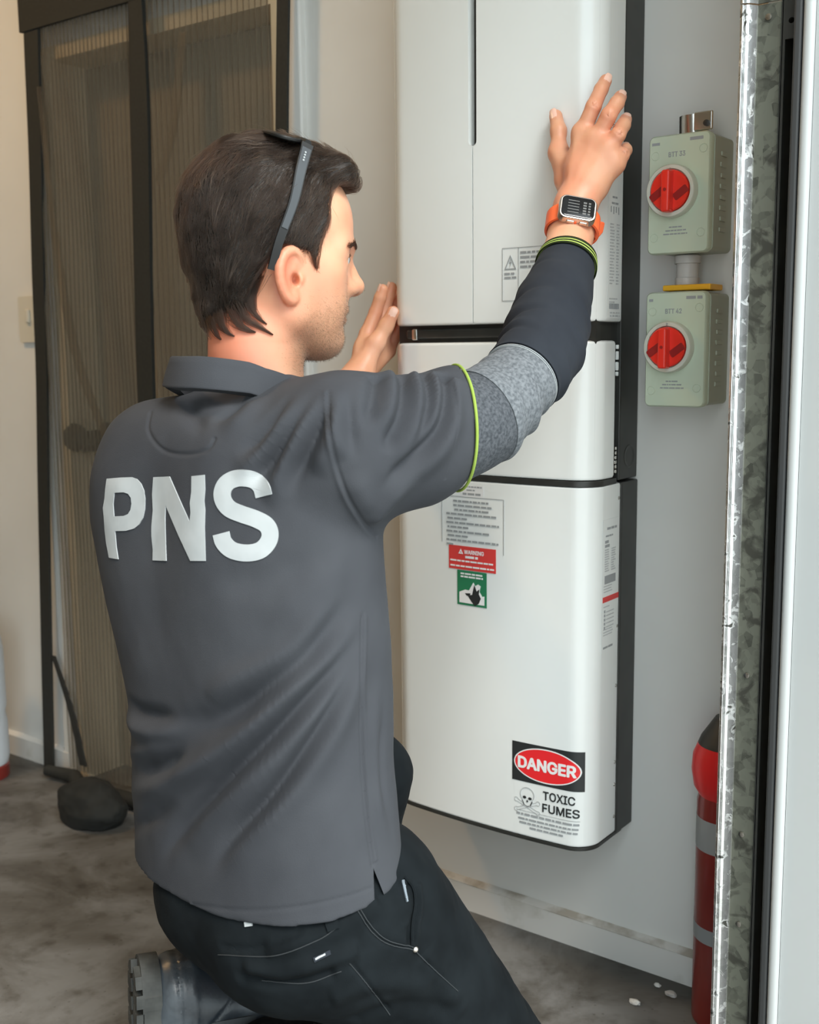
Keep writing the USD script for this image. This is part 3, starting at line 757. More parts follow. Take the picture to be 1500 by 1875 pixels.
def nets(f, lo, hi, h, B=6, margin=1.6):
    """surface nets of the zero level of f, evaluated only in blocks near the surface"""
    lo = np.asarray(lo, float); n = np.ceil((np.asarray(hi) - lo) / h / B).astype(int) * B + 1
    nb = (n - 1) // B
    ci = np.stack(np.meshgrid(*[np.arange(k) for k in nb], indexing='ij'), -1).reshape(-1, 3)
    dc = f(lo + (ci + .5) * B * h)
    near = np.abs(dc) < B * h * .87 * margin
    D = np.empty(n, np.float32)
    D[:] = 1
    sg = np.where(dc < 0, -1.0, 1.0).reshape(nb)
    for ax in range(3): sg = np.repeat(sg, B, axis=ax)
    D[:-1, :-1, :-1] = sg
    mark = np.zeros(n, bool)
    nz = ci[near] * B
    o = np.stack(np.meshgrid(*[np.arange(B + 1)] * 3, indexing='ij'), -1).reshape(-1, 3)
    idx = (nz[:, None] + o[None]).reshape(-1, 3)
    mark[idx[:, 0], idx[:, 1], idx[:, 2]] = True
    I = np.argwhere(mark)
    vals = np.concatenate([f(lo + I[k:k + 400000] * h) for k in range(0, len(I), 400000)])
    D[I[:, 0], I[:, 1], I[:, 2]] = vals
    D[D == 0] = 1e-9
    S = D < 0
    c = [S[i:n[0] - 1 + i, j:n[1] - 1 + j, k:n[2] - 1 + k] for i in (0, 1) for j in (0, 1) for k in (0, 1)]
    cnt = sum(x.astype(np.int8) for x in c)
    cell = (cnt > 0) & (cnt < 8)
    ids = -np.ones(cell.shape, int); cells = np.argwhere(cell); ids[cell] = np.arange(len(cells))
    acc = np.zeros((len(cells), 3)); num = np.zeros(len(cells))
    corner = [(i, j, k) for i in (0, 1) for j in (0, 1) for k in (0, 1)]
    for a in corner:
        for ax in range(3):
            if a[ax] == 0:
                b = list(a); b[ax] = 1
                A = cells + a; Bc = cells + b
                da = D[A[:, 0], A[:, 1], A[:, 2]].astype(float); db = D[Bc[:, 0], Bc[:, 1], Bc[:, 2]].astype(float)
                m = (da < 0) != (db < 0)
                t = da[m] / (da[m] - db[m])
                p = A[m].astype(float); p[:, ax] += t
                acc[m] += p; num[m] += 1
    V = lo + acc / num[:, None] * h
    V0 = V.copy()
    F = []
    for ax in range(3):
        u, w = (ax + 1) % 3, (ax + 2) % 3
        sl0 = [slice(1, -1)] * 3; sl0[ax] = slice(0, n[ax] - 1)
        sl1 = list(sl0); sl1[ax] = slice(1, n[ax])
        s0, s1 = S[tuple(sl0)], S[tuple(sl1)]
        e = np.argwhere(s0 != s1)
        flip = s0[s0 != s1]
        base = e.copy(); base[:, u] += 1; base[:, w] += 1
        q = []
        for du, dw in ((0, 0), (1, 0), (1, 1), (0, 1)):
            b = base.copy(); b[:, u] -= du; b[:, w] -= dw
            q.append(ids[b[:, 0], b[:, 1], b[:, 2]])
        q = np.stack(q, 1)
        q[~flip] = q[~flip][:, ::-1]
        F.append(q)
    F = np.vstack(F)
    tri = np.vstack([F[:, [0, 1, 2]], F[:, [0, 2, 3]]])
    # pull the vertices on to the surface
    for _ in range(2):
        d = f(V); g = np.stack([f(V + e) - f(V - e) for e in np.eye(3) * h * .3], 1) / (h * .6)
        V = V - g * (np.clip(d, -h, h) / np.maximum((g * g).sum(1), .2))[:, None]
    return trimesh.Trimesh(V0 + np.clip(V - V0, -h, h), tri, process=False)


def vnorm(m):
    v, f = np.array(m.vertices), np.array(m.faces)
    n = np.zeros_like(v); fn = np.cross(v[f[:, 1]] - v[f[:, 0]], v[f[:, 2]] - v[f[:, 0]])
    for k in range(3): np.add.at(n, f[:, k], fn)
    return n / np.maximum(np.linalg.norm(n, axis=1, keepdims=True), 1e-12)


def hit(mesh, px, back=False):
    """where the view rays through the given pixels meet a mesh"""
    px = np.atleast_2d(np.asarray(px, float)); d = np.array([ray(*p) for p in px])
    loc, ri, _ = mesh.ray.intersects_location(np.repeat(CAM[None], len(d), 0), d, multiple_hits=False)
    out = np.full((len(d), 3), np.nan); out[ri] = loc
    return out


def dense(pts, n):
    return smoothspline(np.asarray(pts, float), n)


class Folds:
    """ridges and valleys laid over a garment: each follows a line on its surface"""

    def __init__(self, mesh):
        self.mesh, self.L = mesh, []

    def add(self, pts, w, amp, t0=.38, t1=.38):
        p = hit(self.mesh, dense(pts, 60)); ok = ~np.isnan(p[:, 0]); p = p[ok]
        s = np.linspace(0, 1, 60)[ok]
        if len(p) < 4: return
        tp = np.clip(s / max(t0, 1e-6), 0, 1) * np.clip((1 - s) / max(t1, 1e-6), 0, 1)
        tp = tp * tp * (3 - 2 * tp)
        self.L.append((p, w, amp * tp))

    def apply(self, m):
        v, n = np.array(m.vertices), vnorm(m); out = np.zeros(len(v))
        for p, w, a in self.L:
            u = np.linspace(0, len(p) - 1, 480); k = np.arange(len(p))
            q = np.stack([np.interp(u, k, p[:, c]) for c in range(3)], 1); aa = np.interp(u, k, a)
            near = np.where(((v > q.min(0) - 3 * w) & (v < q.max(0) + 3 * w)).all(1))[0]
            if not len(near): continue
            d, i = cKDTree(q).query(v[near], distance_upper_bound=3 * w)
            okk = np.isfinite(d); ii = i[okk]
            out[near[okk]] += aa[ii] * np.exp(-(d[okk] / w) ** 2)
        return trimesh.Trimesh(v + n * out[:, None], m.faces, process=False)


# ---------------------------------------------------------------- frames and joints
HEAD = at_depth(490, 450, 1.215)
_a = math.radians(31.0)
Hf, Hr, Hu = np.array([math.sin(_a), math.cos(_a), 0]), np.array([math.cos(_a), -math.sin(_a), 0]), np.array([0, 0, 1.0])
HB = np.stack([Hf, Hr, Hu])                                    # rows: forward, right, up


def hl(P): return (P - HEAD) @ HB.T


def hw(q): return HEAD + np.asarray(q, float) @ HB


NECK = at_depth(462, 690, 1.205)
RSH, LSH = at_depth(640, 818, 1.125), at_depth(303, 898, 1.27)
# right arm centre line: position and radius of the sleeve
RA = [(RSH, .078), (at_depth(845, 779, 1.19), .0590), (at_depth(912, 737, 1.225), .0505), (at_depth(957, 690, 1.258), .0455), (at_depth(990, 645, 1.29), .0490),
      (at_depth(1003, 595, 1.325), .0490), (at_depth(1021, 535, 1.37), .0425), (at_depth(1038, 482, 1.405), .0355), (at_depth(1046, 425, 1.435), .0285)]
RW = at_depth(1050, 385, 1.452)                               # right wrist
LW = at_depth(648, 706, 1.60)                                 # left wrist
LE = np.array([-1.075, 1.055, .80])                           # left elbow
RHIP, LHIP = at_depth(640, 1690, 1.20), at_depth(420, 1610, 1.30)
RKN, LKN = np.array([-.664, 1.044, .066]), at_depth(674, 1420, 1.43)
RAN, LAN = np.array([-.865, .752, .205]), np.array([-.93, 1.09, .10])

# ---------------------------------------------------------------- head
HAIRPOLY = np.array([(.13, .062), (.093, .060), (.066, .062), (.052, .052), (.046, .0226), (.037, .0004), (.035, -.029), (.029, -.030), (.023, -.013), (.012, -.009), (-.004, -.006), (-.013, -.014),
                     (-.024, -.032), (-.036, -.046), (-.041, -.064), (-.042, -.084), (-.058, -.092), (-.2, -.094), (-.2, .3), (.13, .3)])


def head_sdf(P):
    q = hl(P); m = q.copy(); m[:, 1] = np.abs(m[:, 1])
    d = ell(q, (-.004, 0, .024), (.0885, .0735, .0850))
    d = smin(d, ell(q, (.036, 0, -.030), (.0500, .0570, .080)), .03)           # face block
    d = smin(d, ell(q, (.044, 0, .026), (.0450, .056, .050)), .02)             # forehead
    d = smin(d, cap(m, (.010, .0475, -.070), (.056, .018, -.100), .0225, .0165), .022)   # jaw
    d = smin(d, ell(q, (.034, 0, -.098), (.042, .046, .022)), .018)            # floor of the mouth
    d = smin(d, ell(q, (.0590, 0, -.1030), (.0185, .023, .0165)), .012)         # chin
    d = smin(d, cap(m, (.004, .053, -.02), (.008, .050, -.072), .020, .021), .03)   # jaw angle
    d = smin(d, ell(m, (.041, .043, -.032), (.024, .021, .024)), .024)         # cheekbone
    d = smin(d, ell(m, (.040, .036, -.066), (.030, .020, .026)), .02)          # cheek
    d = smin(d, cap(m, (.0835, .010, -.003), (.0625, .043, -.003), .0112, .012), .012)  # brow ridge
    d = smax(d, -ell(m, (.094, .033, -.0160), (.0185, .0165, .0115)), .012)     # eye sockets
    d = smin(d, ell(m, (.0690, .0320, -.0150), (.0118, .0125, .0118)), .002)    # eyeball with lids
    d = smin(d, cap(m, (.0785, .021, -.0090), (.0720, .045, -.0125), .0042, .0035), .004)  # upper lid fold
    d = smin(d, cap(m, (.0775, .022, -.0230), (.0715, .043, -.0215), .0034, .003), .006)  # lower lid
    d = smax(d, -cap(m, (.0830, .0235, -.0158), (.0775, .0410, -.0172), .0034, .0026), .0012)
    # nose
    n = cap(q, (.0860, 0, -.014), (.0965, 0, -.0410), .0085, .0108)
    n = smin(n, ell(q, (.0968, 0, -.0425), (.0112, .0110, .0090)), .006)
    n = smin(n, ell(m, (.0880, .0112, -.0450), (.0105, .0075, .0078)), .005)
    n = smin(n, cap(m, (.074, .013, -.020), (.080, .015, -.043), .0085, .0085), .012)
    d = smin(d, n, .007)
    d = smax(d, -ell(m, (.0940, .0062, -.0525), (.0052, .0030, .0042)), .002)   # nostrils
    # mouth
    d = smin(d, ell(q, (.0690, 0, -.066), (.0170, .026, .0200)), .012)
    d = smin(d, cap(m, (.0828, .003, -.0675), (.0705, .022, -.0722), .0066, .004), .004)
    d = smin(d, cap(m, (.0803, .003, -.0795), (.0700, .020, -.0765), .0064, .004), .004)
    d = smax(d, -cap(m, (.0895, 0, -.0735), (.0735, .024, -.0745), .0020, .0014), .003)
    d = smax(d, -cap(m, (.0845, 0, -.0900), (.076, .014, -.0900), .0046, .003), .008)
    # neck
    nk = (NECK - HEAD) @ HB.T
    d = smin(d, cap(q, (-.014, 0, -.040), nk + [.002, 0, .035], .0430, .0425), .020)
    d = smin(d, cap(q, nk + [.002, 0, .035], nk + [0, 0, -.07], .0425, .062), .018)
    d = smin(d, cap(m, (-.008, .050, -.055), (.022, .016, -.165), .0105, .0105), .016)      # the long neck muscle
    # ear: a tilted plate, its rolled rim, the hollows
    sa, ca = math.sin(.42), math.cos(.42)
    Rm = np.array([[ca, -sa, 0], [sa, ca, 0], [0, 0, 1.0]])
    e = ell(m, (-.0005, .0790, -.0350), (.0140, .0050, .0245), Rm)
    rim = smoothspline([(.0130, .0725, -.0235), (.0105, .0765, -.0150), (.0025, .0800, -.0112), (-.0065, .0838, -.0165), (-.0118, .0866, -.0290), (-.0112, .0862, -.0430), (-.0060, .0832, -.0550), (.0010, .0790, -.0605), (.0060, .0745, -.0590)], 17)
    e = smin(e, chain(m, rim, np.interp(np.linspace(0, 1, 17), [0, .2, .5, .75, 1], [.0034, .0042, .0044, .0048, .0050]), .004), .0035)
    e = smin(e, ell(m, (.0020, .0775, -.0560), (.0070, .0050, .0075)), .004)
    e = smax(e, -ell(m, (.0060, .0850, -.0410), (.0058, .0090, .0085)), .003)
    e = smax(e, -chain(m, [(.0078, .0850, -.0200), (.0040, .0860, -.0255), (.0000, .0885, -.0325)], [.0034, .0036, .002], .002), .003)
    e = smin(e, ell(m, (.0125, .0740, -.0390), (.0042, .0052, .0064)), .003)
    d = smin(d, e, .003)
    d = smax(d, -ell(m, (.0074, .078, -.0405), (.0036, .0110, .0060)), .0025)
    return d


# ---------------------------------------------------------------- hands
def fingers(Y, rows):
    return [(at_y(px, py, yy)) for px, py, yy in rows]


RH = dict(
    index=(fingers(0, [(1066, 244, 1.349), (1087, 195, 1.352), (1101, 164, 1.370), (1109, 148, 1.3795)]), [.0104, .0098, .0090, .0082]),
    middle=(fingers(0, [(1093, 255, 1.346), (1115, 211, 1.346), (1130, 189, 1.362), (1136, 178, 1.378)]), [.0104, .0099, .0092, .0083]),
    ring=(fingers(0, [(1115, 271, 1.346), (1132, 247, 1.347), (1142, 229, 1.365), (1146, 219, 1.384)]), [.0100, .0095, .0088, .0080]),
    little=(fingers(0, [(1127, 300, 1.351), (1140, 284, 1.357), (1146, 275, 1.372), (1146, 271, 1.386)]), [.0092, .0088, .0080, .0072]),
    thumb=(fingers(0, [(1035, 330, 1.350), (1023, 280, 1.362), (1023, 240, 1.372), (1018, 213, 1.379)]), [.0128, .0104, .0098, .0088]))


def rhand_sdf(P):
    wr = RW
    k = [RH[n][0][0] for n in ('index', 'middle', 'ring', 'little')]
    d = np.full(len(P), 9.0)
    for p, r in ((k[0], .0125), (k[1], .0128), (k[2], .0122), (k[3], .0115)):
        base = wr + (p - wr) * .18 + [0, .002, 0]
        d = smin(d, cap(P, base, p, .0165, r), .016)
        d = smin(d, ell(P, p - [0, .0005, 0], (.0098, .0105, .0105)), .012)
    d = smin(d, cap(P, (k[3] + wr) / 2 + [-.002, .010, 0], wr + [0, .006, .02], .013, .015), .012)
    for n in ('index', 'middle', 'ring', 'little'):
        p, r = RH[n]
        d = smin(d, chain(P, p, r, .003), .0045)
    for kk in k:
        d = smin(d, cap(P, kk + [0, -.0075, -.004], wr + (kk - wr) * .30 + [0, -.0155, 0], .0030, .0020), .006)
    for n in ('index', 'middle', 'ring', 'little'):
        p, r = RH[n]
        ax = p[2] - p[0]; ax = ax / np.linalg.norm(ax); vw = CAM - p[1]; vw = vw - ax * (vw @ ax); vw /= np.linalg.norm(vw); sd = np.cross(ax, vw)
        for o in (-.0030, 0, .0030):
            c = p[1] + ax * o + vw * (r[1] + .0002)
            d = smax(d, -cap(P, c - sd * .0045 - vw * .0012, c + sd * .0045 - vw * .0012, .0007), .0012)
    p, r = RH['thumb']
    d = smin(d, chain(P, [wr + [-.008, .010, .012]] + p, [.015] + r, .007), .008)
    d = smin(d, cap(P, p[1], (k[0] + wr) / 2 + [0, .004, 0], .0085, .0145), .016)
    d = smin(d, chain(P, [RA[6][0], RA[8][0], wr], [.0335, .0275, .0265], .01), .014)
    return d


lfx = lambda px, py, xx: CAM + ray(px, py) * ((xx - CAM[0]) / ray(px, py)[0])
LHx = HX0 - .0105
LH = dict(
    index=([lfx(672, 612, LHx - .016), lfx(688, 572, LHx - .010), lfx(696, 546, LHx - .004), lfx(701, 530, LHx)], [.0115, .0102, .0092, .0082]),
    thumb=([at_y(668, 668, 1.345), at_y(689, 628, 1.360), at_y(707, 597, 1.372), at_y(720, 572, 1.3765)], [.0160, .0122, .0110, .0096]))
_i = LH['index'][0]
LH['middle'] = ([p + [-.004, .022, -.004] for p in _i[:1]] + [p + np.array([-.003, .026, .004]) for p in _i[1:]], [.0115, .0104, .0094, .0084])
LH['ring'] = ([_i[0] + [-.004, .040, -.014]] + [p + np.array([-.003, .047, -.006]) for p in _i[1:]], [.0110, .0098, .0090, .0080])
LH['little'] = ([_i[0] + [-.002, .056, -.026]] + [p + np.array([-.002, .064, -.022]) for p in _i[1:]], [.0098, .0088, .0080, .0072])
LWR = at_y(652, 697, 1.335)


def lhand_sdf(P):
    d = np.full(len(P), 9.0)
    for n in ('index', 'middle', 'ring', 'little'):
        p, r = LH[n]
        d = smin(d, cap(P, LWR + (p[0] - LWR) * .2, p[0], .0155, .0118), .012)
    for n in ('index', 'middle', 'ring', 'little'):
        p, r = LH[n]
        d = smin(d, chain(P, p, r, .003), .0045)
    p, r = LH['thumb']
    d = smin(d, chain(P, [LWR + (p[0] - LWR) * .3] + p, [.018] + r, .006), .010)
    d = smin(d, cap(P, p[1], LH['index'][0][0] * .7 + LWR * .3, .0085, .012), .014)
    d = smin(d, cap(P, LWR, LWR + (LE - LWR) * .45, .0255, .034), .014)
    return d


# ---------------------------------------------------------------- polo shirt
TZ = np.array([.32, .36, .42, .48, .54, .60, .66, .72, .78, .84, .90, .95])
TCX = np.array([-.7941, -.8039, -.8138, -.8227, -.8284, -.8366, -.8525, -.8701, -.8792, -.8747, -.8675, -.866])
TA = np.array([.1655, .1665, .1660, .1635, .1612, .1645, .1759, .1860, .1895, .1820, .165, .14])
TCY = np.interp(TZ, [.32, .55, .9], [.815, .835, .865])
TB = np.interp(TZ, [.32, .42, .55, .7, .84, .9, .95], [.104, .106, .103, .108, .104, .092, .075])
_fine = np.linspace(.30, .97, 200)
_k = np.exp(-(np.arange(-12, 13) / 5.0) ** 2); _k /= _k.sum()
_sm = lambda y: np.convolve(np.pad(np.interp(_fine, TZ, y), 12, mode='edge'), _k, 'valid')
FCX, FA, FCY, FB = _sm(TCX), _sm(TA), _sm(TCY), _sm(TB)
TAL = math.radians(-5)


def loft(P, grow=0.0):
    z = np.clip(P[:, 2], .30, .97)
    cx, a, cy, b = (np.interp(z, _fine, y) for y in (FCX, FA, FCY, FB))
    x, y = P[:, 0] - cx, P[:, 1] - cy
    lx = x * math.cos(TAL) + y * math.sin(TAL); ly = -x * math.sin(TAL) + y * math.cos(TAL)
    # shoulder blades and the furrow of the spine
    b = b * np.where(ly < 0, 1 + .05 * np.exp(-((np.abs(lx) - .075) / .05) ** 2 - ((z - .80) / .09) ** 2) - .035 * np.exp(-(lx / .045) ** 2) * np.exp(-((z - .74) / .12) ** 2), 1)
    N = 2.4
    r = (np.abs(lx / a) ** N + np.abs(ly / b) ** N) ** (1 / N)
    d = (r - 1) * np.minimum(a, b) * 1.05 - grow
    return smax(d, P[:, 2] - .905 - .0, .05)


def plane(P, p, n):
    n = np.asarray(n, float); return (P - p) @ (n / np.linalg.norm(n))


PIP_C = at_depth(834, 779, 1.19)                                                   # the end of the short sleeve
PIP_N = .955 * RT + .29 * FW + .03 * UP; PIP_N /= np.linalg.norm(PIP_N)
HEM = at_depth(470, 1690, 1.115) + [0, 0, .015]
HEMN = np.array([.03, .10, -1.0])


def shirt_body(P):
    d = loft(P)
    nb = NECK + [0, .004, -.052]
    for sh, r in ((RSH + [-.012, -.002, .006], .0600), (LSH + [.006, .0, .012], .054)):
        d = smin(d, cap(P, nb, sh, .052, r), .040)
    d = smin(d, ell(P, LSH, (.052, .064, .074)), .05)
    # left upper arm in its short sleeve, reaching forward
    la = LSH + (LE - LSH) * .62
    L = cap(P, LSH + [.004, 0, 0], la, .055, .056)
    d = smin(d, L, .035)
    # right sleeve
    S = chain(P, [RSH, RSH * .45 + PIP_C * .55 + [0, 0, -.008], PIP_C, PIP_C + PIP_N * .03], [.0690, .0670, .0605, .0600], .01)
    S = smax(S, plane(P, PIP_C, PIP_N), .002)
    d = smin(d, S, .030)
    return d


def shirt_sdf(P):
    d = shirt_body(P)
    return smax(d, plane(P, HEM, HEMN), .003)


def skirt_slit(P):
    """the vent at the right side seam"""
    return None


SHIRT_FOLDS = [
    # long drapes from the right armpit down to the left hip: (pixels, width m, height m)
    ([(640, 1060), (590, 1120), (528, 1189), (410, 1256), (375, 1290)], .010, .0045),
    ([(655, 1080), (600, 1150), (540, 1225), (430, 1300), (340, 1345)], .010, -.004),
    ([(676, 1100), (612, 1189), (507, 1285), (444, 1344), (339, 1424), (258, 1483)], .010, .0080),
    ([(670, 1130), (612, 1222), (528, 1316), (419, 1424), (330, 1520), (295, 1590)], .009, -.0075),
    ([(672, 1118), (640, 1215), (575, 1310), (480, 1410), (380, 1500), (330, 1580)], .012, .0065),
    ([(664, 1150), (627, 1252), (572, 1352), (496, 1457), (421, 1537), (377, 1612)], .0085, -.0085),
    ([(668, 1160), (646, 1252), (600, 1352), (532, 1457), (455, 1545), (410, 1620)], .013, .0065),
    ([(540, 1215), (450, 1290), (350, 1330), (270, 1350)], .014, -.004),
    ([(225, 1305), (255, 1333), (310, 1340), (380, 1325)], .009, .006),
    ([(230, 1280), (262, 1305), (330, 1312)], .008, -.005),
    ([(226, 1455), (290, 1440), (345, 1408), (420, 1360)], .011, .006),
    ([(228, 1420), (290, 1405), (350, 1375)], .009, -.005),
    ([(235, 1520), (270, 1500), (330, 1460)], .009, -.004),
    ([(228, 1380), (270, 1372), (330, 1360)], .008, .003),
    ([(690, 1230), (682, 1360), (690, 1480), (716, 1560)], .008, .003),
    ([(700, 1280), (700, 1400), (706, 1500)], .006, -.002),
    ([(380, 1075), (450, 1065), (540, 1040), (640, 990)], .016, -.0022), ([(470, 1150), (560, 1095), (660, 1010)], .014, .0025),
    # creases of the raised right shoulder
    ([(566, 715), (530, 765), (492, 815), (455, 850), (420, 870)], .0105, .0050), ([(540, 715), (497, 775), (465, 812), (430, 840)], .0090, -.0042),
    ([(600, 704), (566, 760), (540, 811), (518, 866), (500, 905), (480, 930)], .0105, .0070), ([(585, 708), (548, 770), (512, 825), (480, 865), (450, 890)], .0080, -.0055),
    ([(612, 720), (586, 775), (562, 825), (540, 870), (520, 915)], .0085, -.0065), ([(622, 740), (604, 790), (590, 840), (580, 880)], .0090, .0040),
    ([(624, 704), (619, 760), (622, 812), (632, 850)], .0095, .0055), ([(640, 700), (637, 755), (640, 800), (652, 850)], .0075, -.0040),
    ([(480, 720), (450, 760), (400, 800)], .010, .0035), ([(452, 716), (420, 750), (380, 780)], .009, -.003), ([(340, 722), (352, 760), (380, 795)], .010, -.003),
    # sleeve
    ([(690, 689), (684, 730), (672, 790)], .008, -.0045), ([(715, 686), (715, 735), (700, 800)], .009, .005), ([(738, 686), (736, 740), (718, 800), (700, 830)], .0075, -.005),
    ([(760, 684), (766, 735), (752, 790), (716, 850)], .0085, .0055), ([(777, 682), (785, 730), (770, 790), (735, 840)], .007, -.0055),
    ([(795, 680), (802, 725), (792, 775), (755, 825), (715, 868)], .0080, .0070), ([(808, 682), (815, 730), (800, 785), (748, 845), (690, 905)], .0080, -.0090),
    ([(822, 690), (829, 735), (820, 790), (780, 850), (720, 905)], .011, .0065), ([(770, 870), (725, 905), (690, 945), (672, 965)], .010, .004), ([(640, 860), (660, 910), (688, 960)], .012, .003),
]
SEAMS = [([(601, 712), (605, 802), (631, 896), (665, 956), (692, 985)], .0022, -.0018), ([(597, 712), (600, 802), (626, 898), (660, 958), (688, 985)], .003, .0012),
         ([(276, 751), (272, 789), (298, 823), (340, 832), (379, 823), (395, 800)], .0022, -.0016),
         ([(664, 1120), (662, 1344), (671, 1491), (684, 1590)], .0022, -.0020), ([(669, 1120), (667, 1344), (676, 1491), (688, 1580)], .003, .0013),
         ([(258, 1602), (330, 1648), (400, 1663), (470, 1667), (560, 1658), (640, 1640), (684, 1625)], .0018, -.0010),
         ([(828, 700), (838, 750), (836, 800), (815, 880)], .0016, -.0008)]


def slit_prism():
    q = [(684, 1590), (686.5, 1668), (709, 1652)]
    return m3.Manifold.hull_points(np.array([at_depth(x, y, z) for x, y in q for z in (1.02, 1.20)]))


def relax(m, n=3, lam=.5):
    """plain smoothing that keeps the outline"""
    v, f = np.array(m.vertices), np.array(m.faces)
    e = np.vstack([f[:, [0, 1]], f[:, [1, 2]], f[:, [2, 0]]]); e = np.vstack([e, e[:, ::-1]])
    cnt = np.bincount(e[:, 0], minlength=len(v)).astype(float)
    for k in range(n):
        for l in (lam, -lam * .94):
            s_ = np.stack([np.bincount(e[:, 0], weights=v[e[:, 1], c], minlength=len(v)) for c in range(3)], 1)
            v = v + l * (s_ / np.maximum(cnt, 1)[:, None] - v)
    return trimesh.Trimesh(v, f, process=False)


def make_shirt():
    m = relax(nets(shirt_sdf, [-1.20, .62, .28], [-.50, 1.16, 1.02], .0036), 4)
    v, f = trimesh.remesh.subdivide(np.array(m.vertices), np.array(m.faces))
    m = relax(trimesh.Trimesh(v, f, process=False), 2)
    F = Folds(m)
    for p, w, a in SHIRT_FOLDS: F.add(p, w * (1.0 if a < 0 else 1.15), a * (1.75 if a < 0 else 1.6), .06 if p[0][0] > 685 and p[0][1] < 700 else .38)
    v, n = np.array(m.vertices), vnorm(m)
    fz = meshkit.fbm(v * [16, 16, 11], 3, 4) - .5
    m = F.apply(m)
    m = trimesh.Trimesh(np.array(m.vertices) + n * (fz * .0045)[:, None], m.faces, process=False)
    m = relax(m, 9)
    F = Folds(m)
    for p, w, a in SEAMS: F.add(p, w, a, .02, .02)
    return F.apply(m)


# ---------------------------------------------------------------- sleeve layers: swept tubes along the arm
_c = smoothspline([a[0] for a in RA], 240); _r = np.interp(np.linspace(0, 8, 240), np.arange(9), [a[1] for a in RA])
_kk = np.exp(-(np.arange(-10, 11) / 5.0) ** 2); _kk /= _kk.sum()
_r = np.convolve(np.pad(_r, 10, mode='edge'), _kk, 'valid')
_t = np.gradient(_c, axis=0); _t /= np.linalg.norm(_t, axis=1, keepdims=True)
_A = []
_a0 = np.cross(_t[0], [0, 0, 1.0]); _a0 /= np.linalg.norm(_a0)
for i in range(240):
    _a0 = _a0 - _t[i] * (_a0 @ _t[i]); _a0 /= np.linalg.norm(_a0); _A.append(_a0)
_A = np.array(_A); _B = np.cross(_t, _A)


def arm_tube(u0, u1, grow, fold=None, n=120, m=150, th=.0012, wave=None):
    """a cloth tube round the right arm from arm parameter u0 to u1 (0 shoulder, 8 wrist)"""
    U = np.linspace(u0, u1, m); k = np.clip(U / 8 * 239, 0, 239); i = np.clip(k.astype(int), 0, 238); w = (k - i)[:, None]
    L = lambda X: X[i] * (1 - w) + X[i + 1] * w
    c, A, B = L(_c), L(_A), L(_B); r = np.interp(k, np.arange(240), _r) + grow
    an = np.arange(n) * 2 * PI / n
    R = np.broadcast_to(r[:, None], (m, n)).copy()
    V = c[:, None] + R[..., None] * (np.cos(an)[None, :, None] * A[:, None] + np.sin(an)[None, :, None] * B[:, None])
    D = V - c[:, None]; D /= np.linalg.norm(D, axis=2, keepdims=True)
    if fold is not None:
        V = V + D * fold(V, np.broadcast_to(U[:, None], (m, n)), np.broadcast_to(an[None], (m, n)))[..., None]
    inner = c[:, None] + (V - c[:, None]) * (1 - th / np.linalg.norm(V - c[:, None], axis=2, keepdims=True))
    ring = [V[k] for k in range(m)]
    layers = np.concatenate([inner[:1], V, inner[-1:], inner[::-1][1:-1]], 0)
    K = len(layers); v = layers.reshape(-1, 3); a, j = np.meshgrid(np.arange(K), np.arange(n), indexing='ij'); a, j = a.ravel(), j.ravel()
    b, jj = (a + 1) % K, (j + 1) % n
    f = np.vstack([np.c_[a * n + j, a * n + jj, b * n + jj], np.c_[a * n + j, b * n + jj, b * n + j]])
    mm = trimesh.Trimesh(v, f, process=False)
    if mm.volume < 0: mm.invert()
    return mm


def soft_fold(seed, amp, sc=(15, 15, 13), extra=()):
    def g(V, U, an):
        u0_, u1_ = U.min(), U.max(); e_ = np.clip(np.minimum(U - u0_, u1_ - U) / .16, 0, 1)
        o = amp * (meshkit.fbm(V * np.array(sc), 3, seed) - .5) * 2
        for u0, slope, w, a, ph in extra:                           # wrinkles running round the arm
            o = o + a * np.exp(-((U - u0 - slope * np.sin(an - ph)) / w) ** 2) * (.55 + .45 * np.cos(an - ph))
        return o * e_ * e_ * (3 - 2 * e_)
    return g


# ---------------------------------------------------------------- trousers, legs
def leg_joint(a, b, t): return np.asarray(a) * (1 - t) + np.asarray(b) * t


def trousers_sdf(P):
    pc = at_depth(492, 1655, 1.215)
    d = ell(P, pc + [.022, .0, .025], (.132, .100, .090))
    d = smin(d, ell(P, pc + [.054, -.026, -.010], (.084, .078, .072)), .04)
    d = smin(d, ell(P, pc + [-.046, -.020, .006], (.070, .072, .062)), .04)
    d = smin(d, cap(P, RHIP + [.0, .01, .012], RKN + [.008, 0, .02], .099, .084), .05)
    d = smin(d, cap(P, RKN, RKN * .25 + RAN * .75, .066, .056), .03)
    d = smin(d, cap(P, LHIP, LKN, .076, .050), .05)
    d = smin(d, cap(P, LKN, LAN, .050, .046), .03)
    return smax(d, .004 - P[:, 2], .004)


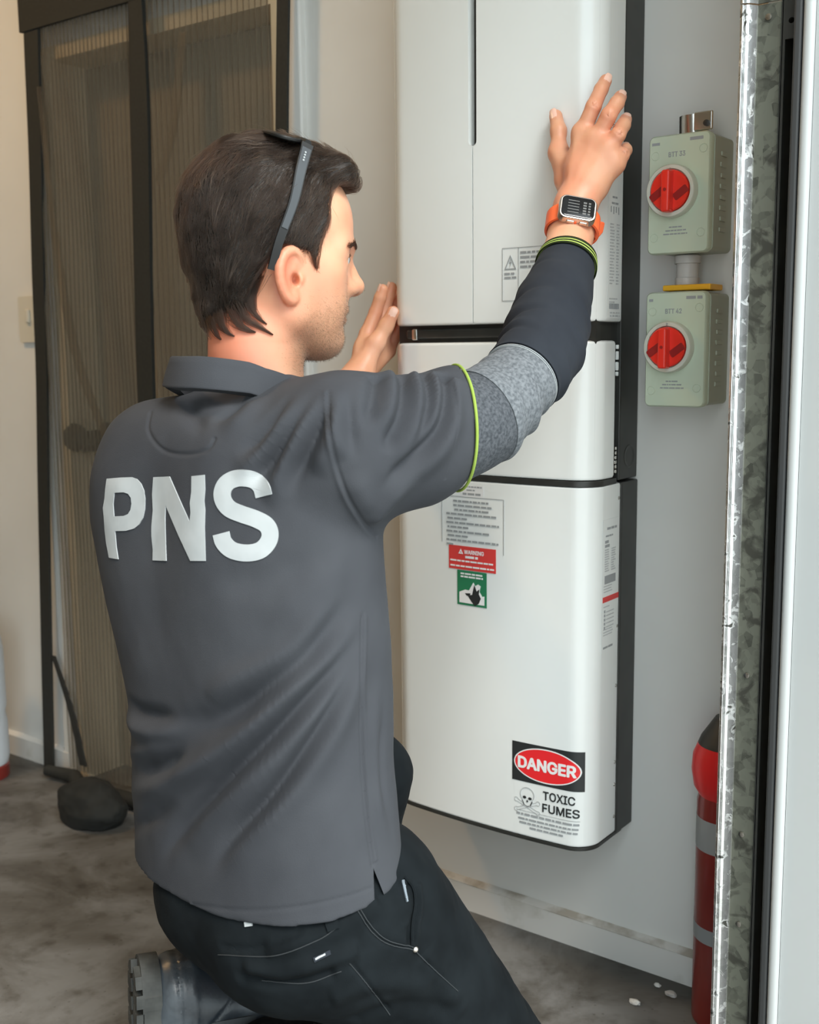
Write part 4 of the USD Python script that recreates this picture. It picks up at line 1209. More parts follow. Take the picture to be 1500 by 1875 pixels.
TROUSER_FOLDS = [
    ([(748, 1612), (762, 1650), (755, 1700), (754, 1735)], .0045, -.006), ([(742, 1612), (752, 1655), (745, 1700)], .004, .003), ([(766, 1612), (772, 1650), (764, 1700), (759, 1735)], .004, .0035),
    ([(655, 1668), (680, 1705), (710, 1728), (755, 1738)], .0022, -.0022), ([(755, 1738), (800, 1780), (840, 1815)], .0022, -.0022), ([(640, 1760), (680, 1810), (718, 1858)], .0022, -.0022),
    ([(480, 1740), (560, 1720), (640, 1690), (700, 1650)], .010, .004), ([(440, 1770), (520, 1780), (620, 1755), (660, 1735)], .008, .0055), ([(430, 1790), (520, 1800), (620, 1780)], .007, -.006),
    ([(600, 1830), (700, 1800), (790, 1800)], .012, .004), ([(640, 1870), (740, 1840), (850, 1850)], .010, -.004), ([(780, 1740), (800, 1780), (850, 1860)], .012, .004),
    ([(400, 1735), (480, 1735), (560, 1700)], .003, -.002), ([(690, 1650), (720, 1620), (745, 1600)], .006, -.003)]


def make_trousers():
    m = relax(nets(trousers_sdf, [-1.16, .56, -.004], [-.50, 1.30, .50], .0048), 3)
    m = relax(trimesh.Trimesh(*trimesh.remesh.subdivide(np.array(m.vertices), np.array(m.faces)), process=False), 1)
    F = Folds(m)
    for p, w, a in TROUSER_FOLDS: F.add(p, w, a, .08, .08)
    m = F.apply(m)
    v, n = np.array(m.vertices), vnorm(m)
    f = meshkit.fbm(v * [22, 22, 22], 3, 8) - .5
    return relax(trimesh.Trimesh(v + n * (f * .006)[:, None], m.faces, process=False), 1)


# ---------------------------------------------------------------- boots
def boot_frame(heel, toe, leg):
    d = np.asarray(toe, float) - heel; d /= np.linalg.norm(d)
    l = np.asarray(leg, float); l = l - d * (l @ d); l /= np.linalg.norm(l)
    return np.asarray(heel, float), d, l, np.cross(d, l)             # origin at the heel of the sole, toe-ward, leg-ward, sideways


RB = boot_frame(at_depth(243, 1757, 1.275), at_depth(243, 1757, 1.275) + np.array([.02, -.03, -.29]), RKN - RAN)
LB = boot_frame(np.array([-.925, 1.06, .003]), np.array([-.88, 1.33, .003]), [0, 0, 1.0])


def boot_sdf(fr):
    o, d, l, s = fr

    def f(P):
        q = np.stack([(P - o) @ d, (P - o) @ s, (P - o) @ l], 1)
        b = cap(q, (.036, 0, .050), (.050, 0, .075), .036, .036)
        b = smin(b, cap(q, (.045, 0, .05), (.17, 0, .050), .037, .038), .02)
        b = smin(b, cap(q, (.16, 0, .047), (.232, .004, .043), .042, .035), .02)
        b = smin(b, cap(q, (.060, 0, .06), (.072, 0, .150), .042, .047), .03)
        b = smax(b, .022 - q[:, 2], .006)
        b = smax(b, q[:, 2] - .148, .004)
        # collar padding, heel counter and welt
        b = b - .0022 * np.exp(-((q[:, 2] - .135) / .010) ** 2) - .0016 * (q[:, 0] < .085) * np.exp(-((q[:, 2] - .062) / .004) ** 2)
        b = b + .0016 * np.exp(-((q[:, 2] - .046) / .0022) ** 2) + .0014 * np.exp(-((q[:, 0] + .9 * (q[:, 2] - .06) - .085) / .0025) ** 2)
        return b
    return f


def boot_local(fr, m):
    o, d, l, s = fr
    v, f = verts(m); return trimesh.Trimesh(o + v[:, :1] * d + v[:, 1:2] * s + v[:, 2:3] * l, f, process=False)


def sole_outline():
    return unary_union([affinity.scale(Point(.040, 0).buffer(1, quad_segs=16), .043, .0385), Polygon([(.03, -.0385), (.03, .0385), (.12, .036), (.19, .045), (.19, -.045), (.12, -.036)]), affinity.scale(Point(.205, .002).buffer(1, quad_segs=16), .068, .0455)]).buffer(.006).buffer(-.006)


# ---------------------------------------------------------------- hair
def hair_sdf(P):
    q = hl(P); m = q.copy(); m[:, 1] = np.abs(m[:, 1])
    d = ell(q, (-.0010, 0, .0265), (.0940, .0830, .0905))
    d = smin(d, ell(q, (-.034, 0, -.026), (.050, .066, .066)), .02)              # back of the head down to the nape
    d = smin(d, ell(q, (-.042, 0, -.066), (.029, .044, .038)), .02)
    d = smin(d, ell(q, (.048, 0, .074), (.040, .050, .026)), .020)               # the swept-up front
    d = smin(d, cap(m, (.082, .006, .074), (.066, .040, .072), .0205, .0185), .014)
    d = smin(d, cap(m, (.086, .004, .066), (.074, .036, .064), .0130, .0120), .010)
    d = smin(d, ell(m, (.018, .062, .012), (.034, .0165, .050)), .015)           # sides
    d = smin(d, cap(m, (.026, .066, -.005), (.031, .066, -.026), .010, .0050), .010)   # sideburn
    # cut back to the hairline, seen from the side
    hp = HAIRLINE(q[:, 0] + .030 * (.070 - np.minimum(m[:, 1], .07)) / .07 * 0, q[:, 2])
    d = smax(d, hp, .0035)
    return d


_gu, _gv = np.linspace(-.16, .16, 161), np.linspace(-.16, .16, 161)
_pg = Polygon(HAIRPOLY)
_lut = np.array([[(-1 if _pg.contains(Point(a, b)) else 1) * _pg.exterior.distance(Point(a, b)) for b in _gv] for a in _gu])


def HAIRLINE(u, v):
    return map_coordinates(_lut, [np.clip((u + .16) / .002, 0, 160), np.clip((v + .16) / .002, 0, 160)], order=1)


def hair_flow(q):
    """direction the hair is combed, in head axes, at points q"""
    u, w, v = q[:, 0], q[:, 1], q[:, 2]
    top = np.clip((v - .055) / .05, 0, 1); front = np.clip((u - .035) / .04, 0, 1); low = np.clip((-.045 - v) / .04, 0, 1); back = np.clip((-u - .03) / .05, 0, 1)
    f = np.stack([-.62 - .5 * top - .3 * front, .10 * np.sign(w) * top, -.85 + .75 * top], 1)
    f[:, 0] += back * .55 + low * .75
    f[:, 2] += front * top * .55 - back * .35
    sb = np.clip((u - .012) / .012, 0, 1) * np.clip((.02 - v) / .03, 0, 1)
    f = f * (1 - sb)[:, None] + np.array([-.12, 0, -1.0]) * sb[:, None]
    return f


def strands(mesh, n, seed, length, lift, steps=7, jitter=.18, clump=0):
    """strands combed along the surface of the hair volume"""
    rs = np.random.RandomState(seed)
    v, f = np.array(mesh.vertices), np.array(mesh.faces)
    nrm = vnorm(mesh)
    tri = trimesh.Trimesh(v, f, process=False)
    ar = tri.area_faces; fi = rs.choice(len(f), n, p=ar / ar.sum())
    bc = rs.dirichlet((1, 1, 1), n)
    p = (v[f[fi]] * bc[..., None]).sum(1)
    tree = cKDTree(v)
    L = length * rs.uniform(.6, 1.25, n)
    off = np.array([rs.normal(0, jitter, 3) for _ in range(n)])
    # neighbours lean alike: low-frequency disturbance
    lo = np.stack([meshkit.noise(p * 55 + k * 7.7, 40 + k) - .5 for k in range(3)], 1) * 1.15
    out = [p - nrm[tree.query(p)[1]] * .0012]
    cur = p.copy(); hgt = np.full(n, .0003)
    lf = lift * rs.uniform(.0, 1.0, n) ** 2
    for s in range(steps):
        i = tree.query(cur)[1]; nn = nrm[i]
        fl = hair_flow(hl(cur)) @ HB
        fl = fl + lo * .75 + off
        fl -= nn * (fl * nn).sum(1, keepdims=True)
        fl /= np.maximum(np.linalg.norm(fl, axis=1, keepdims=True), 1e-9)
        cur = cur + fl * (L / steps)[:, None]
        j = tree.query(cur)[1]
        hd = ((cur - v[j]) * nrm[j]).sum(1)
        fr = (s + 1) / steps
        want = .0006 + lf * fr ** 1.5
        cur = cur + nrm[j] * (np.minimum(np.maximum(want - hd, -.004), .004))[:, None]
        out.append(cur.copy())
    S = np.stack(out, 1)
    if clump:
        g = rs.choice(n, clump, replace=False); gi = cKDTree(S[g, 0]).query(S[:, 0])[1]
        G = S[g][gi]; t = np.linspace(0, 1, steps + 1)[None, :, None]
        S = S * (1 - .72 * t) + (G + (S[:, :1] - G[:, :1]) * (1 - t)) * (.72 * t)
    return S


def curves(name, S, w0, mat_, parent, label=None, kind=None):
    path = numbered(str(parent.GetPath()) + '/' + name)
    n, k = S.shape[:2]
    c = UsdGeom.BasisCurves.Define(stage, path)
    c.CreateTypeAttr('linear')
    c.CreateCurveVertexCountsAttr(Vt.IntArray.FromNumpy(np.full(n, k, np.int32)))
    c.CreatePointsAttr(Vt.Vec3fArray.FromNumpy((S - _off(parent)).reshape(-1, 3).astype(np.float32)))
    wd = np.broadcast_to(np.interp(np.linspace(0, 1, k), [0, .6, 1], [1, .9, .25]) * w0, (n, k)).reshape(-1)
    c.CreateWidthsAttr(Vt.FloatArray.FromNumpy(wd.astype(np.float32))); c.SetWidthsInterpolation('vertex')
    UsdShade.MaterialBindingAPI.Apply(c.GetPrim()).Bind(mat_)
    data(c.GetPrim(), label, None, None, kind)
    return c.GetPrim()


# ---------------------------------------------------------------- person: materials
def skin_material():
    return usdkit.material(stage, '/World/Looks/skin', {
        'g': ('geometry', {}), 'n': ('noise_texture', {'scale': 90, 'detail': 4}), 'n2': ('noise_texture', {'scale': 14, 'detail': 3}),
        'r': ('rgb_ramp', {'ramp': [(.30, (.57, .265, .160)), (.55, (.655, .335, .208)), (.75, (.70, .375, .25))]}),
        'ab': ('attribute', {'attribute': 'beard'}), 'nb': ('noise_texture', {'scale': 900, 'detail': 2}), 'rb': ('rgb_ramp', {'ramp': [(.42, (.30, .30, .30)), (.62, (1, 1, 1))]}),
        'mb': ('math', {'math_type': 'multiply'}), 'bw': ('rgb_to_bw', {}), 'm1': ('mix', {'color2': (.33, .185, .105)}),
        'ar': ('attribute', {'attribute': 'flush'}), 'm2': ('mix', {'color2': (.62, .165, .095)}),
        'b': ('bump', {'strength': .22, 'distance': .0006}),
        'p': ('principled_bsdf', {'roughness': .46, 'subsurface_weight': .22, 'subsurface_scale': .006, 'subsurface_radius': (1.0, .35, .2), 'specular_ior_level': .42})},
        [('g.position', 'n.vector'), ('g.position', 'n2.vector'), ('g.position', 'nb.vector'), ('n2.fac', 'r.fac'), ('nb.fac', 'rb.fac'), ('rb.color', 'bw.color'), ('ab.fac', 'mb.value1'), ('bw.val', 'mb.value2'),
         ('r.color', 'm2.color1'), ('ar.fac', 'm2.fac'), ('m2.color', 'm1.color1'), ('mb.value', 'm1.fac'), ('m1.color', 'p.base_color'), ('n.fac', 'b.height'), ('b.normal', 'p.normal')], surface='p.BSDF')


def cloth(name, c1, c2, fine=900, bump=.35, rough=.85, sheen=.25, mottled=9, dist=.0005, det=3):
    return usdkit.material(stage, '/World/Looks/' + name, {
        'g': ('geometry', {}), 'n': ('noise_texture', {'scale': mottled, 'detail': det}), 'r': ('rgb_ramp', {'ramp': [(.35, c1), (.65, c2)]}),
        'w': ('noise_texture', {'scale': fine, 'detail': 2}), 'b': ('bump', {'strength': bump, 'distance': dist}),
        'p': ('principled_bsdf', {'roughness': rough, 'sheen_weight': sheen * .12, 'sheen_roughness': .5, 'specular_ior_level': .12})},
        [('g.position', 'n.vector'), ('g.position', 'w.vector'), ('n.fac', 'r.fac'), ('r.color', 'p.base_color'), ('w.fac', 'b.height'), ('b.normal', 'p.normal')], surface='p.BSDF')


M['skin'] = skin_material()
M['shirt'] = cloth('shirt_cloth', (.040, .0425, .049), (.050, .053, .060), sheen=.12)
M['navy'] = cloth('dark_sleeve_cloth', (.0165, .0195, .026), (.024, .028, .035), sheen=.1)
M['heather'] = cloth('heather_cloth', (.085, .094, .104), (.165, .178, .192), mottled=260, det=4)
M['heather_dark'] = cloth('dark_heather_cloth', (.040, .045, .052), (.088, .095, .106), mottled=300, det=4)
M['lime'] = cloth('lime_trim', (.22, .31, .05), (.27, .37, .075), sheen=.05)
M['olive'] = cloth('olive_trim', (.016, .022, .008), (.022, .029, .011), sheen=.05)
M['lime_stripe'] = cloth('lime_stripe', (.34, .46, .10), (.40, .52, .13), sheen=.05)
M['denim'] = cloth('trouser_cloth', (.0035, .0052, .0064), (.0075, .0103, .0122), fine=700, mottled=18, sheen=.03)
M['stitch'] = mat('stitching', (.020, .024, .027), .8)
M['letter'] = noisy('lettering_print', (.36, .385, .395), (.41, .435, .445), 30, .75)
M['lining'] = mat('pocket_lining', (.16, .19, .22), .8)
M['leather'] = noisy('boot_leather', (.018, .023, .029), (.10, .118, .135), 14, .36, bump=.3, bscale=90, dist=.0012, lo=.4, hi=.72)
M['sole'] = noisy('boot_sole', (.016, .018, .017), (.05, .053, .05), 30, .75)
M['elastic'] = mat('boot_elastic', (.05, .055, .058), .85)
M['hair'] = usdkit.material(stage, '/World/Looks/hair', {'i': ('hair_info', {}), 'h': ('principled_hair_bsdf', {'parametrization': 'Direct coloring', 'color': (.050, .030, .021), 'roughness': .34, 'radial_roughness': .45, 'random_roughness': .1, 'coat': .1})},
                            [('i.index', 'h.random')], surface='h.BSDF') if False else usdkit.material(stage, '/World/Looks/hair', {'h': ('principled_hair_bsdf', {'parametrization': 'Direct coloring', 'color': (.021, .0112, .0068), 'ior': 1.36, 'roughness': .27, 'radial_roughness': .5})}, [], surface='h.BSDF')
M['hair_highlight'] = usdkit.material(stage, '/World/Looks/hair_highlight', {'h': ('principled_hair_bsdf', {'parametrization': 'Direct coloring', 'color': (.085, .045, .027), 'ior': 1.45, 'roughness': .28, 'radial_roughness': .5})}, [], surface='h.BSDF')  # lighter copy of the hair, its lit highlights put into the colour
M['hair_base'] = noisy('hair_base', (.009, .0065, .005), (.018, .012, .009), 60, .55, bump=.6, bscale=300, dist=.002)
M['stubble'] = mat('stubble_hair', (.16, .085, .045), .6)
M['eye'] = mat('eye_white', (.48, .43, .40), .2)
M['iris'] = mat('iris', (.03, .02, .014), .1)
M['nail'] = mat('nail', (.78, .50, .40), .28)
M['sun_frame'] = mat('sunglass_frame', (.012, .012, .012), .45, specular_ior_level=.3)
M['sun_arm'] = mat('sunglass_temple', (.075, .076, .078), .2, metallic=.85)
M['lens'] = mat('sunglass_lens', (.012, .012, .012), .06, coat_weight=.6)
M['titan'] = mat('watch_case', (.60, .56, .52), .25, metallic=1.0)
M['glass'] = mat('watch_screen', (.012, .013, .014), .08)
M['digit'] = mat('watch_digits', (.07, .075, .075), .4)
M['orange'] = mat('orange_rubber', (.84, .135, .04), .45)

# ---------------------------------------------------------------- build the person
PR = thing('person', 'kneeling man in lettered charcoal polo shirt and black trousers, both hands on the water heater', 'person', (-.85, .86, 0))


def tman(m):
    return m3.Manifold(m3.Mesh(np.asarray(m.vertices, np.float32), np.asarray(m.faces, np.uint32)))


head = nets(head_sdf, HEAD + [-.16, -.16, -.21], HEAD + [.16, .16, .14], .0021)
rhand = nets(rhand_sdf, [-.90, 1.18, 1.0], [-.62, 1.42, 1.36], .0021)
lhand = nets(lhand_sdf, [-1.2, 1.1, .80], [-.95, 1.49, 1.12], .0024)


def core_sdf(P):
    d = loft(P, -.022)
    d = smax(d, .40 - P[:, 2], .02)
    d = smin(d, cap(P, NECK, NECK + [0, 0, -.06], .045, .05), .03)
    for sh in (RSH, LSH): d = smin(d, cap(P, NECK + [0, 0, -.05], sh, .036, .034), .03)
    d = smin(d, chain(P, [RSH, RA[1][0], RA[3][0], RA[4][0], RA[6][0]], [.042, .042, .036, .035, .030], .01), .02)
    d = smin(d, chain(P, [LSH, LE, LE * .5 + LWR * .5], [.042, .036, .032], .01), .02)
    pc = at_depth(492, 1655, 1.215)
    d = smin(d, ell(P, pc, (.12, .075, .10)), .03)
    d = smin(d, chain(P, [RHIP + [-.01, 0, 0], RKN + [0, 0, .01], RKN * .3 + RAN * .7], [.066, .042, .026], .01), .02)
    d = smin(d, chain(P, [LHIP, LKN, LAN], [.062, .034, .030], .01), .02)
    return d


core = nets(core_sdf, [-1.18, .56, -.02], [-.50, 1.40, 1.02], .009)
try:
    bodym = tman(head)
    for o in (core, rhand, lhand): bodym = bodym + tman(o)
    assert bodym.num_vert() > 1000
    body = trimesh.Trimesh(*verts(bodym), process=False)
except Exception:
    body = join([head, core, rhand, lhand])
bv = np.array(body.vertices)
q = hl(bv); aw = np.abs(q[:, 1])
sg = lambda x: 1 / (1 + np.exp(-np.clip(x, -40, 40)))
beard = sg((-.066 - q[:, 2] + .25 * np.clip(q[:, 0] - .03, -.05, .05)) / .007) * sg((q[:, 0] - .008) / .006) * sg((q[:, 2] + .140) / .004) * .85
beard = np.maximum(beard, .55 * np.exp(-((q[:, 2] + .060) / .006) ** 2) * sg((q[:, 0] - .074) / .004) * sg((.02 - aw) / .004))
beard *= (np.linalg.norm(bv - HEAD, axis=1) < .2)
flush = .75 * np.exp(-((q[:, 0] + .004) / .016) ** 2 - ((q[:, 2] + .034) / .030) ** 2) * sg((aw - .0755) / .003)
flush += .80 * sg((-.020 - q[:, 0]) / .014) * sg((-.06 - q[:, 2]) / .02) * (np.linalg.norm(bv - HEAD, axis=1) < .25)
flush += .45 * np.exp(-((q[:, 0] - .080) / .010) ** 2 - ((q[:, 2] + .074) / .008) ** 2 - (aw / .02) ** 2) + .22 * np.exp(-((q[:, 0] - .1) / .014) ** 2 - ((q[:, 2] + .043) / .012) ** 2)
for hd, pts in (('r', RH), ('l', LH)):
    for n_, (pp, rr) in pts.items():
        for k, a in ((0, .28), (1, .30), (3, .40)):
            flush += a * np.exp(-(np.linalg.norm(bv - pp[k], axis=1) / .012) ** 2)
flush += .35 * np.clip(1 - np.linalg.norm(bv - RW, axis=1) / .25, 0, 1) * np.clip((meshkit.fbm(bv * 22, 3, 2) - .42) * 4, 0, 1)
bp = numbered(str(PR.GetPath()) + '/body')
bm = usdkit.mesh(stage, bp, (bv - _off(PR), np.array(body.faces)), M['skin'], smooth=True)
for nm, arr in (('beard', beard), ('flush', np.clip(flush, 0, .8))):
    UsdGeom.PrimvarsAPI(bm).CreatePrimvar(nm, Sdf.ValueTypeNames.FloatArray, 'vertex').Set(Vt.FloatArray.FromNumpy(arr.astype(np.float32)))
BODY = bm.GetPrim()
data(BODY, 'bare head, neck and hands')

# eyes, brows, stubble
for s in (1, -1):
    e = trimesh.creation.icosphere(3, .0112); e.apply_translation(hw((.0700, .0320 * s, -.0158)))
    ep = part('eye', e, M['eye'], BODY, smooth=True)
    ir = trimesh.creation.icosphere(3, .0066); ir.apply_translation(hw((.0757, .0318 * s, -.0155)))
    part('iris', ir, M['iris'], BODY, smooth=True)
ht_ = cKDTree(head.vertices); hn = vnorm(head)
rs = np.random.RandomState(5)


def on_head(p):
    i = ht_.query(p)[1]; return np.array(head.vertices)[i], hn[i]


S = []
for s in (1, -1):
    n = 300; t = rs.rand(n)
    base = np.stack([np.interp(t, [0, .4, 1], [.0975, .0930, .0700]), np.interp(t, [0, .4, 1], [.010, .024, .050]) * s, np.interp(t, [0, .4, 1], [-.0030, .0015, -.0035]) + rs.normal(0, .0017, n) * (1 - .55 * t)], 1)
    p, nn = on_head(hw(base)); d = (np.array([-.5, .8 * s, .25]) + rs.normal(0, .2, (n, 3))) @ HB
    d -= nn * (d * nn).sum(1, keepdims=True) * .75; d /= np.linalg.norm(d, axis=1, keepdims=True)
    L = rs.uniform(.005, .009, n)[:, None]
    S.append(np.stack([p - nn * .0005, p + d * L * .5 + nn * .0011, p + d * L + nn * .0007], 1))
for s in (1, -1):
    n = 30; t = np.linspace(0, 1, n)
    base = np.stack([np.interp(t, [0, 1], [.0822, .0765]), np.interp(t, [0, 1], [.0245, .0415]) * s, np.interp(t, [0, .5, 1], [-.0125, -.0112, -.0140])], 1)
    p = hw(base); dd = np.array([.85, .25 * s, .1]) + rs.normal(0, .12, (n, 3))
    S.append(np.stack([p, p + (dd * .0018) @ HB, p + (dd * .0034 + [0, 0, .0012]) @ HB], 1))
curves('eyebrows', np.vstack(S), .00042, M['hair'], BODY, 'dark eyebrows and lashes')
hv = np.array(head.vertices); hq = hl(hv)
w = sg((-.070 - hq[:, 2] + .25 * np.clip(hq[:, 0] - .03, -.05, .05)) / .006) * sg((hq[:, 0] - .012) / .005) * sg((hq[:, 2] + .138) / .003)
pick = rs.choice(len(hv), 5200, p=w / w.sum())
p = hv[pick] + rs.normal(0, .0010, (len(pick), 3)); p, nn = on_head(p)[0] * .35 + p * .65, hn[pick]
d = nn * .8 + (np.array([.1, 0, -.8]) + rs.normal(0, .35, (len(pick), 3))) @ HB; d /= np.linalg.norm(d, axis=1, keepdims=True)
curves('stubble', np.stack([p - nn * .0006, p + d * .0010, p + d * .0019], 1), .00013, M['stubble'], BODY, 'short stubble on chin and jaw', 'stuff')

# nails
for hd in (RH, LH):
    for n_, (pp, rr) in hd.items():
        tip, pre = pp[3], pp[2]; ax = (tip - pre) / np.linalg.norm(tip - pre)
        view = (CAM - tip) / np.linalg.norm(CAM - tip)
        out = view if hd is RH else np.array([-.55, -.83, .1]) if n_ != 'thumb' else view
        if n_ == 'thumb' and hd is RH: out = view + np.array([-.35, 0, 0])
        if hd is RH and n_ == 'index': out = view + np.array([.25, 0, 0])
        out = out - ax * (out @ ax); out /= np.linalg.norm(out); sd = np.cross(ax, out)
        a, b = np.meshgrid(np.linspace(-1, 1, 9), np.linspace(-1, 1, 9), indexing='ij')
        kq = 1 / np.maximum(1, (np.abs(a) ** 4 + np.abs(b) ** 4) ** .25)
        a, b = a * kq, b * kq
        r = rr[3]; half = r * .60
        P3 = tip + ax * (-.0004 + b[..., None] * r * .92) + sd * (a[..., None] * half) + out * ((np.sqrt(np.maximum(r * r - (a * half) ** 2, 0)) + .0003 - .0016 * (b > .3) * (b - .3))[..., None])
        i, j = np.meshgrid(np.arange(8), np.arange(8), indexing='ij'); k = (i * 9 + j).ravel()
        F = np.vstack([np.c_[k, k + 9, k + 10], np.c_[k, k + 10, k + 1]])
        V = P3.reshape(-1, 3); V = np.vstack([V, V - out * .0012])
        part('nail', trimesh.Trimesh(V, np.vstack([F, F[:, ::-1] + 81]), process=False), M['nail'], BODY, smooth=True)

# hair
hairm = nets(hair_sdf, HEAD + [-.16, -.16, -.14], HEAD + [.16, .16, .16], .0024)
v, n = np.array(hairm.vertices), vnorm(hairm)
qh = hl(v); fl = hair_flow(qh); fl /= np.linalg.norm(fl, axis=1, keepdims=True)
cr = np.cross(fl, n @ HB.T); lumps = meshkit.fbm(np.stack([qh[:, 0] * 70 - qh[:, 2] * 45, qh[:, 1] * 45, qh[:, 2] * 22 + qh[:, 0] * 15], -1), 3, 9)
hairv = trimesh.Trimesh(v + n * ((lumps - .5) * .010)[:, None], hairm.faces, process=False)
HAIR = part('hair', trimesh.Trimesh(v + n * ((lumps - .5) * .010 - .0018)[:, None], hairm.faces, process=False), M['hair_base'], PR, 'dark brown hair swept back', smooth=True)
sa_ = strands(hairv, 15000, 1, .040, .0052, jitter=.12, clump=800)
curves('strands', sa_, .00034, M['hair'], HAIR, None, 'stuff')
sc_h = strands(hairv, 1500, 7, .040, .0050, jitter=.16, clump=170)
curves('highlight_strands', sc_h, .00030, M['hair_highlight'], HAIR, 'lighter brown strands, light on the hair put into their colour', 'stuff')
def edge_strands(n, seed, length):
    """locks that overhang the hairline at the nape, behind the ear and at the sideburn"""
    rs = np.random.RandomState(seed)
    v = np.array(hairv.vertices); q = hl(v)
    low = (q[:, 1] > -.06) & (q[:, 0] < -.012) & (np.abs(HAIRLINE(q[:, 0], q[:, 2])) < .006) & (q[:, 2] < .03)
    p = v[low]; p = p[rs.choice(len(p), n)]
    fl = hair_flow(hl(p)); nape = (hl(p)[:, 2] < -.055)
    fl[:, 0] += nape * rs.uniform(.2, 1.1, n); fl = fl @ HB
    lo = np.stack([meshkit.noise(p * 70 + k * 3.3, 60 + k) - .5 for k in range(3)], 1) * 1.4
    fl = fl + lo + rs.normal(0, .12, (n, 3)); fl /= np.linalg.norm(fl, axis=1, keepdims=True)
    L = length * rs.uniform(.4, 1.2, n)[:, None] * (.45 + .9 * meshkit.noise(p * 90, 71))[:, None]
    nb = hn[ht_.query(p)[1]]
    pts = [p - fl * .010]
    for t in (.25, .5, .75, 1.0):
        c = p + fl * L * t
        sk_p = np.array(head.vertices)[ht_.query(c)[1]]; sn = hn[ht_.query(c)[1]]
        dd = ((c - sk_p) * sn).sum(1)
        c = c - sn * (dd * (.35 * t))[:, None] + sn * np.maximum(.0012 - dd * (1 - .35 * t), 0)[:, None]
        pts.append(c)
    return np.stack(pts, 1)


curves('hairline_locks', edge_strands(2600, 4, .016), .00032, M['hair'], HAIR, None, 'stuff')
# locks that curl out over the neck
NL = []
rs = np.random.RandomState(21)
for pts in ([(440, 560), (452, 585), (476, 600), (499, 613)], [(428, 572), (438, 596), (455, 606), (468, 609)], [(452, 545), (462, 570), (474, 584), (488, 594)], [(408, 575), (412, 598), (420, 610), (430, 616)],
            [(392, 578), (395, 602), (400, 614), (406, 622)], [(380, 582), (382, 604), (385, 616), (388, 622)], [(462, 520), (464, 545), (466, 562), (468, 574)], [(478, 500), (474, 520), (470, 536), (468, 548)]):
    cl = dense(pts, 9)
    for k in range(110):
        o = rs.normal(0, 1, 2) * [6.5, 5.0]; tt = np.linspace(1, .08, 9)[:, None]
        q2 = cl + o * tt + rs.normal(0, .6, 2)
        p = hit(head, q2)
        if np.isnan(p).any(): continue
        up_ = np.linspace(.0085, .0022, 9) * rs.uniform(.35, 1.05)
        nn = hn[ht_.query(p)[1]]
        p = p + nn * up_[:, None]
        NL.append(p[:max(4, int(9 * rs.uniform(.6, 1.0)))] if False else p)
curves('neck_locks', np.array(NL), .00034, M['hair'], HAIR, None, 'stuff')
sb_ = strands(hairv, 420, 2, .042, .013, steps=9, jitter=.35)
curves('flyaway_strands', sb_, .00022, M['hair'], HAIR, None, 'stuff')

# ---------------------------------------------------------------- polo shirt
shirt0 = make_shirt()
try:
    shm = tman(shirt0) - slit_prism(); assert shm.num_vert() > 1000
    shirt = trimesh.Trimesh(*verts(shm), process=False)
except Exception:
    shirt = shirt0
SHIRT = part('polo_shirt', shirt, M['shirt'], PR, 'charcoal grey short-sleeved polo shirt', smooth=75)


def decal(poly, mesh, name, mat_, parent, label=None, step=7.0, lift=.0011):
    """print on cloth: a flat outline in picture coordinates, laid on to the garment where it is printed"""
    tv, tf = trimesh.creation.triangulate_polygon(poly.segmentize(step), engine='earcut')
    tv, tf = trimesh.remesh.subdivide_to_size(np.c_[tv, np.zeros(len(tv))], tf, step)
    p = hit(mesh, tv[:, :2]); okv = ~np.isnan(p[:, 0]); tf = tf[okv[tf].all(1)]
    p = np.where(np.isnan(p), 0, p)
    nn = vnorm(mesh)[cKDTree(mesh.vertices).query(p)[1]]
    V = np.vstack([p + nn * lift, p - nn * .0012]); n = len(p)
    tm = trimesh.Trimesh(p, tf, process=False)
    if ((tm.face_normals @ FW) > 0).mean() > .5: tf = tf[:, ::-1]
    ed = np.vstack([tf[:, [0, 1]], tf[:, [1, 2]], tf[:, [2, 0]]]); key = {tuple(e) for e in ed}
    wall = [f for a, b in ed if (b, a) not in key for f in ((a, a + n, b), (b, a + n, b + n))]
    return part(name, trimesh.Trimesh(V, np.vstack([tf, tf[:, ::-1] + n] + ([np.array(wall)] if wall else [])), process=False), mat_, parent, label, smooth=40)


px = lambda L: [(140 + x / 2.344, 640 + y / 2.344) for x, y in L]
PP = Polygon(px([(133, 555), (127, 600), (124, 640), (117, 680), (121, 720), (124, 770), (131, 830), (143, 893), (182, 900), (174, 850), (168, 779), (215, 778), (250, 768), (272, 750), (288, 722), (296, 685), (297, 640), (292, 605), (280, 576), (262, 556), (240, 548), (190, 550)]),
             [px([(165, 615), (205, 613), (224, 619), (236, 636), (239, 662), (235, 688), (224, 706), (205, 714), (164, 716), (160, 665)])])
NN_ = Polygon(px([(333, 548), (402, 545), (450, 655), (489, 742), (493, 700), (490, 660), (496, 610), (497, 544), (552, 538), (554, 600), (550, 650), (554, 690), (552, 760), (556, 907), (492, 907), (440, 795), (386, 668), (383, 720), (384, 780), (388, 907), (330, 905), (331, 860), (325, 800), (325, 760), (331, 690), (328, 620)]))
SS = LineString(dense(px([(622, 789), (634, 828), (670, 861), (730, 873), (788, 862), (823, 828), (832, 788), (815, 752), (768, 726), (710, 706), (660, 684), (633, 650), (628, 612), (645, 576), (682, 555), (724, 552), (766, 563), (794, 590), (806, 629)]), 120)).buffer(36 / 2.344, cap_style=2)
for P_, c_ in ((PP, 'P'), (NN_, 'N'), (SS, 'S')):
    decal(P_, shirt0, 'letter', M['letter'], SHIRT, f'pale grey printed letter {c_}')

